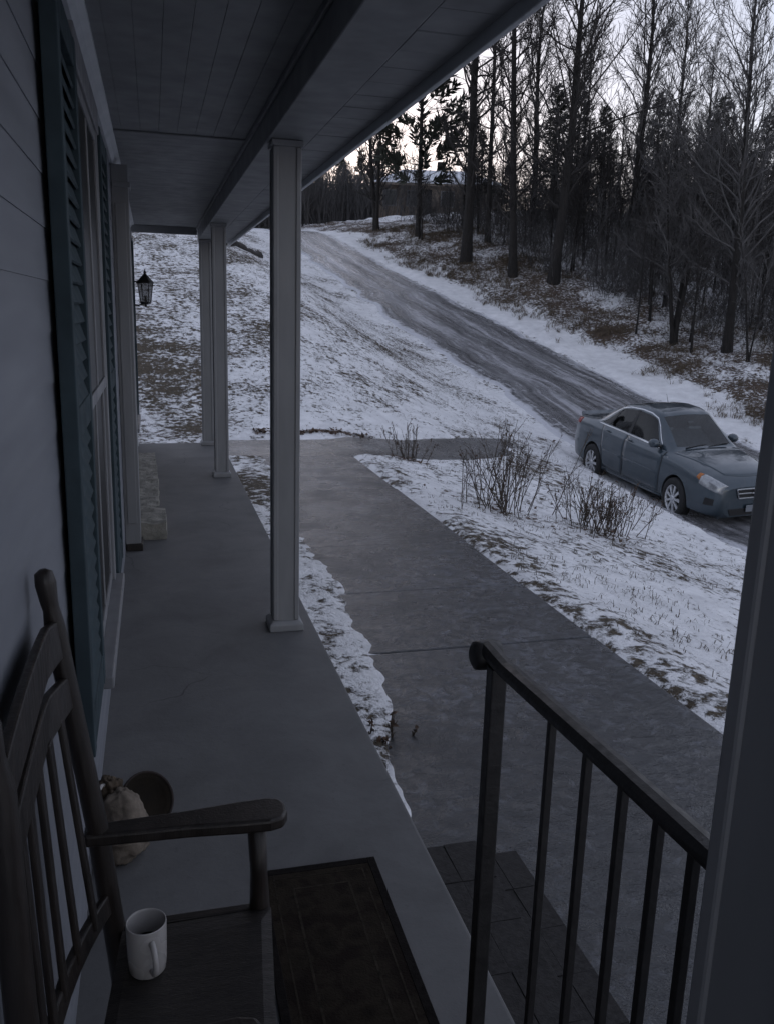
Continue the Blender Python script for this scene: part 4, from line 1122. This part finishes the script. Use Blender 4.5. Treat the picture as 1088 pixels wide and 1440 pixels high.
# ------------------------------------------------------------------ far house beyond the crest
M['farwall'] = simple('far_house_wall', (.20, .165, .135), .8, .2, 2, .2)
M['farroof'] = simple('snowy_roof', (.62, .64, .68), .7, .2, 1.2, .4)
M['farwin'] = glass_mat('far_window', (.05, .055, .06), .15)
fh = empty('far_house', (20.4, 66, gz(20.4, 63) - .1), (0, 0, R(-14)), label='low brown house with a snowy hipped roof beyond the crest', cat='house')
MB().box(-3.4, 5.4, -3, 3, -.6, 2.45).build('wall', M['farwall'], fh)
r_ = MB().add([(-3.9, -3.5, 2.42), (5.9, -3.5, 2.42), (5.9, 3.5, 2.42), (-3.9, 3.5, 2.42), (-1.6, 0, 3.85), (3.2, 0, 3.85)], [(0, 1, 5, 4), (1, 2, 5), (2, 3, 4, 5), (3, 0, 4), (3, 2, 1, 0)]).build('roof', M['farroof'], fh)
MB().box(1.0, 1.6, .2, .8, 3.3, 4.5).build('chimney', M['brick'], r_)
MB().box(-3.9, 5.9, -3.52, -3.50, 2.25, 2.42).build('fascia', M['farwall'], fh)
for xw in (-2.6, -.9, 1.6, 3.6):
    wn_ = MB().box(xw - .5, xw + .5, -3.05, -3.001, .85, 2.0).build('window', M['trim'], fh)
    MB().box(xw - .42, xw + .42, -3.06, -3.051, .93, 1.92).build('pane', M['farwin'], wn_)
dr = MB().box(-.35, .45, -3.05, -3.001, .0, 2.05).build('door', M['dark'], fh)

# ------------------------------------------------------------------ parked car
def car_paint():
    m, nt, b = new_mat('car_paint_slate_blue')
    co = coords(nt, 'Object')
    n = noise(nt, co, 3.0, 5, .6); d = noise(nt, co, 9, 6, .7)
    c = ramp(nt, n, [(.3, (.028, .045, .060)), (.7, (.036, .057, .075))])
    dirt = math_(nt, 'MULTIPLY', math_(nt, 'SUBTRACT', d, .52), 3.0, True)
    nt.links.new(mix(nt, math_(nt, 'MULTIPLY', dirt, .25), c.outputs[0], (.13, .125, .12)), b.inputs['Base Color'])
    b.inputs['Metallic'].default_value = .35
    r = ramp(nt, d, [(.3, (.26,) * 3), (.7, (.42,) * 3)]); nt.links.new(r.outputs[0], b.inputs['Roughness'])
    b.inputs['Coat Weight'].default_value = 1.0; b.inputs['Coat Roughness'].default_value = .04
    return m
M['car'] = car_paint()
M['cartrim'] = simple('black_plastic', (.012, .012, .013), .5, .2, 20, .1)
M['chrome'] = simple('chrome', (.55, .56, .58), .18, .08, 20, 0, metal=1.0)
M['alloy'] = simple('alloy_wheel', (.60, .61, .63), .38, .12, 12, 0, metal=.6)
M['tyre'] = simple('tyre_rubber', (.016, .016, .017), .8, .25, 20, .3)
def clear_glass(name, tint, refl, k0=.07, k1=.6):
    m = bpy.data.materials.new(name); m.use_nodes = True; nt = m.node_tree; nt.nodes.clear()
    tr = N(nt, 'ShaderNodeBsdfTransparent'); tr.inputs['Color'].default_value = c3(tint)
    gl = N(nt, 'ShaderNodeBsdfGlossy'); gl.inputs['Roughness'].default_value = .03; gl.inputs['Color'].default_value = (refl, refl, refl, 1)
    lw = N(nt, 'ShaderNodeLayerWeight'); lw.inputs['Blend'].default_value = .5
    fr_ = math_(nt, 'ADD', k0, math_(nt, 'MULTIPLY', math_(nt, 'POWER', lw.outputs['Facing'], 3.0), k1))
    mx = N(nt, 'ShaderNodeMixShader'); out = N(nt, 'ShaderNodeOutputMaterial')
    nt.links.new(fr_, mx.inputs[0]); nt.links.new(tr.outputs[0], mx.inputs[1]); nt.links.new(gl.outputs[0], mx.inputs[2]); nt.links.new(mx.outputs[0], out.inputs[0])
    return m
M['carglass'] = clear_glass('car_glass', (.35, .38, .40), .9, .035, .35)
M['screen'] = clear_glass('windscreen_glass', (.80, .86, .88), .95, .05, .38)
M['seatcloth'] = simple('seat_cloth', (.11, .115, .12), .9, .2, 8, 0)
M['carint'] = simple('car_interior', (.028, .030, .033), .8, .3, 8, 0)
M['headlamp'] = simple('headlamp_lens', (.32, .335, .35), .12, .25, 22, .1, metal=.4, coat=.8)
M['amber'] = simple('amber_lens', (.40, .13, .03), .2, .1, 10, 0)
M['redlens'] = simple('red_lens', (.22, .015, .012), .2, .1, 10, 0)
M['plate'] = simple('number_plate', (.22, .235, .26), .4, .1, 20, .1)

XS = np.array([-2.42, -2.38, -2.28, -2.05, -1.75, -1.50, -1.15, -.75, -.30, .10, .30, .65, 1.00, 1.15, 1.50, 1.90, 2.15, 2.30, 2.38, 2.42])
def tb(*v): return np.array(v, float)
T = {
 'zb': tb(.34, .30, .26, .24, .22, .20, .20, .20, .20, .20, .20, .20, .20, .20, .20, .20, .20, .21, .23, .26),
 'ym': tb(.60, .72, .80, .855, .878, .885, .89, .892, .892, .892, .892, .892, .89, .888, .885, .872, .845, .79, .715, .62),
 'zm': tb(.62, .62, .62, .62, .62, .62, .61, .60, .60, .60, .60, .59, .58, .58, .57, .56, .55, .53, .52, .50),
 'yh': tb(.57, .69, .765, .82, .842, .850, .856, .858, .858, .858, .858, .856, .852, .848, .842, .825, .79, .725, .64, .54),
 'zh': tb(.80, .86, .89, .90, .905, .91, .91, .905, .90, .89, .885, .88, .87, .868, .85, .815, .775, .735, .70, .66),
 'yt': tb(.52, .63, .70, .74, .755, .765, .785, .79, .79, .79, .79, .785, .76, .745, .71, .665, .62, .56, .49, .41),
 'zt': tb(.86, .955, 1.00, 1.02, 1.03, 1.03, 1.015, 1.00, .985, .975, .97, .965, .955, .948, .925, .88, .83, .775, .73, .685),
 'yr': tb(.42, .50, .55, .58, .60, .615, .595, .575, .570, .568, .565, .60, .655, .62, .55, .50, .46, .41, .36, .30),
 'zr': tb(.87, .985, 1.035, 1.055, 1.07, 1.10, 1.27, 1.415, 1.455, 1.445, 1.41, 1.225, 1.005, .968, .95, .905, .85, .79, .74, .695),
 'zc': tb(.87, .99, 1.045, 1.07, 1.085, 1.125, 1.315, 1.465, 1.51, 1.50, 1.465, 1.265, 1.035, .995, .975, .93, .87, .805, .75, .70)}
_xd = np.linspace(-2.42, 2.42, 969)
_k = np.exp(-.5 * (np.arange(-24, 25) / 7.0) ** 2); _k /= _k.sum()
TS = {}
for key, v in T.items():
    d = np.interp(_xd, XS, v)
    pad = np.concatenate([2 * d[0] - d[24:0:-1], d, 2 * d[-1] - d[-2:-26:-1]])
    TS[key] = np.convolve(pad, _k, mode='valid')
def tv(key, x): return float(np.interp(x, _xd, TS[key]))
_sec = {}
def section(x):
    x = round(float(x), 5)
    if x not in _sec: _sec[x] = _section(x)
    return _sec[x]
def _section(x):
    g_ = {k: tv(k, x) for k in T}
    sill = g_['ym'] * .955
    return [(0, g_['zb']), (sill * .80, g_['zb']), (sill, g_['zb'] + .07), (g_['ym'], g_['zm']), (g_['yh'], g_['zh']), (g_['yt'], g_['zt']), (g_['yr'], g_['zr']), (g_['yr'] * .55, g_['zc'] - .25 * (g_['zc'] - g_['zr'])), (0, g_['zc'])]
def S_(x, v, side=-1):
    """point of the body skin; v 0 bottom centre .. 8 roof centre"""
    c = section(x)
    c = [(-c[1][0], c[1][1])] + c + [(-c[7][0], c[7][1])]
    i = min(int(v), 7); t = v - i
    p0, p1, p2, p3 = c[i], c[i + 1], c[i + 2], c[i + 3]
    if i in (0, 1): q = [p1[j] + (p2[j] - p1[j]) * t for j in (0, 1)]
    else:
        tn = .38
        m1 = [(p2[j] - p0[j]) * tn for j in (0, 1)]; m2 = [(p3[j] - p1[j]) * tn for j in (0, 1)]
        h00 = 2 * t ** 3 - 3 * t * t + 1; h10 = t ** 3 - 2 * t * t + t; h01 = -2 * t ** 3 + 3 * t * t; h11 = t ** 3 - t * t
        q = [h00 * p1[j] + h10 * m1[j] + h01 * p2[j] + h11 * m2[j] for j in (0, 1)]
    return Vector((x, side * q[0], q[1]))
def Sn(x, v, side=-1):
    e = .01
    a = S_(min(x + e, 2.42), v, side) - S_(max(x - e, -2.42), v, side); b = S_(x, min(v + e, 8), side) - S_(x, max(v - e, 0), side)
    n_ = a.cross(b) * (1 if side < 0 else -1)
    n_ = n_.normalized() if n_.length > 1e-9 else Vector((0, 0, 1))
    return n_
def patch(name, m, parent, outline, side=-1, off=.004, thick=0.0, n=10, smooth=True):
    """outline(a,b) a,b in 0..1 -> (x, v[, side]); builds a sheet offset off from the skin (a slab when thick>0)"""
    mb = MB(); V0 = []; V1 = []
    for j in range(n + 1):
        for i in range(n + 1):
            r_ = outline(i / n, j / n); x, v = r_[0], r_[1]; sd_ = r_[2] if len(r_) > 2 else side
            p, nn = S_(x, v, sd_), Sn(x, v, sd_)
            V0.append(p + nn * off); V1.append(p + nn * (off - thick))
    Fq = [(j * (n + 1) + i, j * (n + 1) + i + 1, (j + 1) * (n + 1) + i + 1, (j + 1) * (n + 1) + i) for j in range(n) for i in range(n)]
    if not thick:
        mb.add(V0, Fq)
    else:
        o = len(V0); V = V0 + V1; F2 = list(Fq) + [tuple(o + k for k in reversed(f)) for f in Fq]
        w = n + 1
        ring = [i for i in range(w)] + [j * w + n for j in range(1, w)] + [n * w + i for i in range(n - 1, -1, -1)] + [j * w for j in range(n - 1, 0, -1)]
        for k in range(len(ring)):
            a, b = ring[k], ring[(k + 1) % len(ring)]; F2.append((a, b, o + b, o + a))
        mb.add(V, F2)
    if name is None: return mb
    return mb.build(name, m, parent, smooth=smooth, fix=bool(thick))
def quad(x00, v00, x10, v10, x11, v11, x01, v01):
    def f(a, b):
        return ((x00 * (1 - a) + x10 * a) * (1 - b) + (x01 * (1 - a) + x11 * a) * b, (v00 * (1 - a) + v10 * a) * (1 - b) + (v01 * (1 - a) + v11 * a) * b)
    return f

CAR_A, CAR_T, CAR_R = R(-86.0), R(-4.2), R(2.0)
rot = Matrix.Rotation(CAR_A, 3, 'Z') @ Matrix.Rotation(-CAR_T, 3, 'Y') @ Matrix.Rotation(CAR_R, 3, 'X')
car = empty('sedan_car', (10.80, 15.95, -1.95), label='slate blue four door sedan parked on the icy drive', cat='car')
car.rotation_euler = rot.to_euler()
car.scale = (1.06, 1.08, 1.28)
# closed body skin
nxs, nv = 122, 33
xs_b = np.concatenate([np.linspace(-2.42, -2.2, 12), np.linspace(-2.16, 2.12, nxs - 24), np.linspace(2.16, 2.42, 12)])
vs_b = np.concatenate([[0, .5, 1, 1.5], np.linspace(2, 8, nv - 4)])
ring = []
for x in xs_b:
    half = [S_(x, v, -1) for v in vs_b]; other = [S_(x, v, 1) for v in vs_b[1:-1]][::-1]
    ring.append(half + other)
nr = len(ring[0]); V = [p for r_ in ring for p in r_]
Fq = [(i * nr + k, (i + 1) * nr + k, (i + 1) * nr + (k + 1) % nr, i * nr + (k + 1) % nr) for i in range(len(xs_b) - 1) for k in range(nr)]
Fq += [tuple(range(nr)), tuple((len(xs_b) - 1) * nr + k for k in reversed(range(nr)))]
body = MB().add(V, Fq).build('body', M['car'], car, smooth=True)
# cutters: wheel arches and window pockets
cut = MB()
for wx in (-1.40, 1.40):
    for sd_ in (-1, 1):
        n = 40; b0 = len(cut.v)
        for yv in (sd_ * .60, sd_ * 1.1):
            for k in range(n):
                a = 2 * math.pi * k / n; cut.v.append((wx + .362 * math.cos(a), yv, .335 + .362 * math.sin(a)))
        cut.f += [(b0 + k, b0 + (k + 1) % n, b0 + n + (k + 1) % n, b0 + n + k) for k in range(n)] + [tuple(b0 + k for k in range(n)), tuple(b0 + n + k for k in reversed(range(n)))]
WIN = {'front': quad(-.27, 5.16, .74, 5.16, .335, 5.84, -.235, 5.86), 'rear': quad(-1.03, 5.18, -.36, 5.16, -.33, 5.86, -.80, 5.84), 'quarter': quad(-1.36, 5.24, -1.09, 5.2, -.87, 5.80, -.95, 5.76)}
def shield(x0, x1, v0):
    def f(a, b):
        # a across the car, b along
        s = a * 2 - 1; sd_ = -1 if s < 0 else 1; vv = 8 - (8 - v0) * abs(s)
        bowl = .05 * (1 - s * s)
        return (x0 * (1 - b) + x1 * b + bowl * b * (1 if x1 > 0 else -1), vv, sd_)
    return f
for sd_ in (-1, 1):
    for k in WIN:
        q = patch(None, None, None, WIN[k], sd_, .02, .10, 6); cut.add(q.v, q.f)
q = patch(None, None, None, shield(.37, .97, 6.28), -1, .03, .30, 12); cut.add(q.v, q.f)
q = patch(None, None, None, shield(-.83, -1.42, 6.3), -1, .03, .14, 12); cut.add(q.v, q.f)
cme = cut.build('cutter', M['carint'], car)
md = body.modifiers.new('b', 'BOOLEAN'); md.operation = 'DIFFERENCE'; md.solver = 'EXACT'; md.object = cme
bpy.context.view_layer.update()
try: md.material_mode = 'TRANSFER'
except Exception: pass
dg = bpy.context.evaluated_depsgraph_get()
nm_ = bpy.data.meshes.new_from_object(body.evaluated_get(dg))
body.modifiers.clear(); body.data = nm_
bpy.data.objects.remove(cme)
# shade: keep cut edges crisp
try:
    body.data.set_sharp_from_angle(angle=R(32))
except Exception:
    pass
# glass
for sd_ in (-1, 1):
    for k in WIN: patch('side_window', M['carglass'], car, WIN[k], sd_, -.004, 0, 8)
ws = patch('windshield', M['screen'], car, shield(.365, .975, 6.26), -1, -.003, 0, 16)
patch('rear_window', M['carglass'], car, shield(-.825, -1.425, 6.28), -1, -.003, 0, 16)
# interior seen through the windscreen
for sy in (-.33, .33):
    st = MB().obox((.22, sy, 1.12), (.05, 0, .02), (0, .16, 0), (-.03, 0, .12)).build('headrest', M['seatcloth'], car, bevel=.03, seg=3)
MB().tube([(.50, -.06, 1.31), (.50, .06, 1.31)], .028, 10).build('rear_view_mirror', M['cartrim'], ws)
MB().obox((.86, 0, .93), (.16, 0, .0), (0, .6, 0), (0, 0, .03)).build('dashboard', M['cartrim'], car, bevel=.02)
for y0, y1 in ((-.55, .02), (-.05, .52)):
    a = Vector((1.045, y0 + .1, tv('zc', 1.045) - .002)); b = Vector((.98, y1, tv('zc', .98) - .004))
    MB().bar(a, b, .02, .012).build('wiper', M['cartrim'], ws)
# belt and window surround trim
def strip(name, m, parent, path, side, wv, off=.004):
    mb = MB(); V = []
    for (x, v) in path:
        for dv in (-wv, wv): V.append(S_(x, v + dv, side) + Sn(x, v + dv, side) * off)
    mb.add(V, [(2 * i, 2 * i + 1, 2 * i + 3, 2 * i + 2) for i in range(len(path) - 1)])
    return mb.build(name, m, parent, smooth=True, fix=False)
for sd_ in (-1, 1):
    strip('belt_trim', M['chrome'], car, [(x, 5.10) for x in np.linspace(-1.40, .80, 24)], sd_, .035)
    top = [(-1.42, 5.22), (-1.3, 5.45), (-1.14, 5.68), (-.98, 5.86), (-.85, 5.93), (-.6, 5.95), (-.2, 5.95), (.1, 5.94), (.32, 5.92), (.45, 5.80), (.6, 5.55), (.74, 5.32), (.82, 5.14)]
    strip('window_trim', M['chrome'], car, top, sd_, .03)
    patch('door_pillar', M['cartrim'], car, quad(-.355, 5.15, -.275, 5.15, -.24, 5.87, -.325, 5.87), sd_, .002, 0, 5)
    patch('door_pillar', M['cartrim'], car, quad(-1.085, 5.19, -1.035, 5.18, -.805, 5.85, -.865, 5.81), sd_, .002, 0, 5)
    # doors: panels set a hair proud with dark shut lines showing as gaps
    fd = patch('door', M['car'], car, quad(-.30, 2.25, .88, 2.25, .92, 5.02, -.30, 5.04), sd_, .006, .012, 14)
    rd = patch('door', M['car'], car, quad(-1.02, 2.25, -.325, 2.25, -.325, 5.04, -1.20, 5.06), sd_, .006, .012, 14)
    for xa, xb, off_ in ((-.3125, -.3125, .0075), (.905, .94, .002), (-1.035, -1.215, .002)):
        mb = MB(); V = []
        vv_ = np.linspace(2.2, 5.06, 18)
        for q_, v in enumerate(vv_):
            xx = xa + (xb - xa) * q_ / 17
            for dx_ in (-.008, .008): V.append(S_(xx + dx_, v, sd_) + Sn(xx + dx_, v, sd_) * off_)
        mb.add(V, [(2 * i, 2 * i + 1, 2 * i + 3, 2 * i + 2) for i in range(17)]).build('shut_line', M['cartrim'], car, smooth=True, fix=False)
    for dr_, xh in ((fd, -.16), (rd, -.95)):
        c = S_(xh, 4.45, sd_) + Sn(xh, 4.45, sd_) * .022
        MB().tube([c + Vector((-.085, 0, 0)), c + Vector((-.04, sd_ * .012, .004)), c + Vector((.04, sd_ * .012, .004)), c + Vector((.085, 0, 0))], [.011, .014, .014, .011], 10).build('handle', M['car'], dr_, smooth=True)
    for nm, x0, x1 in (('rub_strip', -.28, .86), ('rub_strip', -1.0, -.35)):
        patch(nm, M['car'], fd if x0 > -.3 else rd, quad(x0, 3.02, x1, 3.02, x1, 3.14, x0, 3.14), sd_, .016, .012, 6)
    patch('sill', M['car'], car, quad(-1.0, 2.0, 1.0, 2.0, 1.0, 2.16, -1.0, 2.16), sd_, .012, .012, 8)
    # lamps
    patch('headlight', M['headlamp'], car, quad(2.00, 3.55, 2.395, 3.45, 2.385, 4.62, 2.02, 4.46), sd_, .006, .01, 10)
    patch('indicator', M['amber'], car, quad(1.92, 3.80, 1.995, 3.73, 2.015, 4.42, 1.94, 4.34), sd_, .006, .01, 5)
    patch('fog_recess', M['cartrim'], car, quad(2.16, 2.55, 2.33, 2.6, 2.34, 3.0, 2.20, 2.95), sd_, .004, 0, 4)
    patch('tail_light', M['redlens'], car, quad(-2.34, 4.05, -2.10, 4.1, -2.06, 4.9, -2.33, 4.9), sd_, .006, .01, 6)
    # mirror
    c = S_(.70, 5.05, sd_)
    mi = MB(); n = 12
    prof = [(-.02, .03, .02), (.0, .06, .05), (.05, .095, .068), (.10, .105, .072), (.125, .098, .066)]
    V = []
    for (dx, ry, rz_) in prof:
        for k in range(n):
            a = 2 * math.pi * k / n; V.append((c.x + .06 - dx, c.y + sd_ * (.115) + ry * math.cos(a), c.z + .085 + rz_ * math.sin(a)))
    mi.add(V, [(i * n + k, i * n + (k + 1) % n, (i + 1) * n + (k + 1) % n, (i + 1) * n + k) for i in range(len(prof) - 1) for k in range(n)] + [tuple(range(n)), tuple((len(prof) - 1) * n + k for k in reversed(range(n)))])
    mo = mi.build('wing_mirror', M['car'], car, smooth=True)
    MB().obox((c.x + .01, c.y + sd_ * .03, c.z + .04), (.03, 0, 0), (0, .05, 0), (0, 0, .018)).build('mirror_stalk', M['cartrim'], mo, bevel=.006)
    patch('side_repeater', M['headlamp'], car, quad(1.02, 4.2, 1.07, 4.2, 1.07, 4.3, 1.02, 4.3), sd_, .006, .008, 2)
# bonnet panel, with creases
def bonnet(a, b):
    s = a * 2 - 1; sd_ = -1 if s < 0 else 1
    return (1.08 + (2.27 - .10 * s * s - 1.08) * b, 8 - (8 - 5.35 - .5 * b) * abs(s), sd_)
patch('bonnet', M['car'], car, bonnet, -1, .005, .010, 18)
# bonnet leading edge, grille, plate, lower intake
def front_pt(y, z, dx=0.0):
    """point on the nose at height z and half width y"""
    best = None
    for x in np.linspace(1.9, 2.42, 105):
        lo_, hi_ = 2.0, 8.0
        for _ in range(24):
            mid = (lo_ + hi_) / 2; p = S_(x, mid, -1)
            if p.z < z: lo_ = mid
            else: hi_ = mid
        p = S_(x, lo_, -1)
        if abs(p.z - z) < .02 and abs(p.y) >= abs(y) - .012: best = x
    x = best if best is not None else 2.30
    return Vector((x + dx, y, z))
def front_panel(name, m, parent, y0, y1, z0, z1, dx, th=.02, n=8, taper=1.0):
    V = []; 
    for j in range(2):
        for i in range(n + 1):
            yv = (y0 + (y1 - y0) * i / n); z = (z0, z1)[j]; yv = yv * (taper if j == 0 else 1)
            p = front_pt(yv, (z0 + z1) / 2, dx); V.append((p.x, yv, z))
    o = len(V); V += [(a - th, b, c) for a, b, c in V]; w = n + 1
    F_ = []
    for i in range(n):
        F_ += [(i, i + 1, w + i + 1, w + i), (o + w + i, o + w + i + 1, o + i + 1, o + i), (i + 1, i, o + i, o + i + 1), (w + i, w + i + 1, o + w + i + 1, o + w + i)]
    F_ += [(0, w, o + w, o), (n, o + n, o + w + n, w + n)]
    return MB().add(V, F_).build(name, m, parent, bevel=.004)
nose = [front_pt(y, .5).x for y in (0, .3)]
gz0, gz1 = .53, .675
gr_ = front_panel('grille', M['cartrim'], car, -.36, .36, gz0, gz1, .012, .03, 10, .86)
for z, w in ((gz1 - .006, .37), (.605, .35), (gz0 + .004, .315)):
    front_panel('grille_bar', M['chrome'], gr_, -w, w, z - .010, z + .010, .022, .02, 10)
for s in (-1, 1):
    a, b = front_pt(s * .365, gz1 - .01, .018), front_pt(s * .315, gz0 + .004, .018)
    MB().bar(a, b, .022, .02).build('grille_bar', M['chrome'], gr_, bevel=.003)
p = front_pt(0, .60, .034)
MB().box(p.x - .01, p.x + .008, -.018, .018, .56, .655).box(p.x - .01, p.x + .0075, -.055, .055, .593, .62).build('emblem', M['chrome'], gr_, bevel=.004)
front_panel('lower_intake', M['cartrim'], car, -.50, .50, .275, .375, .010, .03, 10, .9)
front_panel('bumper_lip', M['car'], car, -.62, .62, .215, .26, .025, .05, 12)
pt = front_pt(0, .37, .03)
pl_ = MB().box(pt.x, pt.x + .012, -.152, .152, .325, .425).build('number_plate', M['plate'], car, bevel=.004)
# boot lip spoiler
MB().add([(-2.40, -.60, .985), (-2.40, .60, .985), (-2.18, .62, 1.045), (-2.18, -.62, 1.045), (-2.43, -.60, 1.055), (-2.43, .60, 1.055), (-2.34, .62, 1.085), (-2.34, -.62, 1.085)],
         [(0, 1, 2, 3), (4, 7, 6, 5), (0, 4, 5, 1), (1, 5, 6, 2), (2, 6, 7, 3), (3, 7, 4, 0)]).build('spoiler', M['car'], car, bevel=.012, seg=3)
# wheels
def wheel(x, sd_):
    w = empty('wheel', (x, sd_ * .80, .325)); w.parent = car
    tl = MB().lathe([(.215, -.10), (.245, -.108), (.295, -.104), (.320, -.085), (.326, -.05), (.326, .05), (.320, .085), (.295, .104), (.245, .108), (.215, .10), (.215, -.10)], n=48)
    def ry(o): o.rotation_euler = (R(90) if sd_ < 0 else R(-90), 0, 0); return o
    ry(tl.build('tyre', M['tyre'], w, smooth=True))
    rm = MB().lathe([(.214, -.09), (.214, .085), (.222, .092), (.216, .097), (.205, .09), (.196, .05), (.19, -.06), (.0, -.05)], n=48)
    ry(rm.build('rim', M['alloy'], w, smooth=True))
    ry(MB().lathe([(0, .03), (.189, .03)], n=40).build('brake_shade', M['cartrim'], w, fix=False))
    sp = MB()
    for k in range(9):
        a = 2 * math.pi * k / 9; u = Vector((math.cos(a), math.sin(a), 0)); t_ = Vector((-math.sin(a), math.cos(a), 0))
        V = []
        for r_, wv, z0, z1 in ((.03, .020, .05, .088), (.10, .017, .05, .090), (.205, .027, .06, .086)):
            for sgn in (-1, 1):
                for z in (z0, z1): V.append(u * r_ + t_ * wv * sgn + Vector((0, 0, z)))
        F_ = []
        for j in range(2):
            q = j * 4; F_ += [(q + 1, q + 3, q + 7, q + 5), (q, q + 4, q + 6, q + 2), (q, q + 1, q + 5, q + 4), (q + 2, q + 6, q + 7, q + 3)]
        sp.add(V, F_)
    ry(sp.build('spokes', M['alloy'], w))
    ry(MB().lathe([(.045, .06), (.045, .088), (.03, .098), (0, .1)], n=20).build('hub', M['alloy'], w, smooth=True))
for wx in (-1.40, 1.40):
    for sd_ in (-1, 1): wheel(wx, sd_)
MB().tube([(-.62, .28, 1.46), (-.70, .28, 1.60)], [.006, .002], 6).build('aerial', M['cartrim'], car)
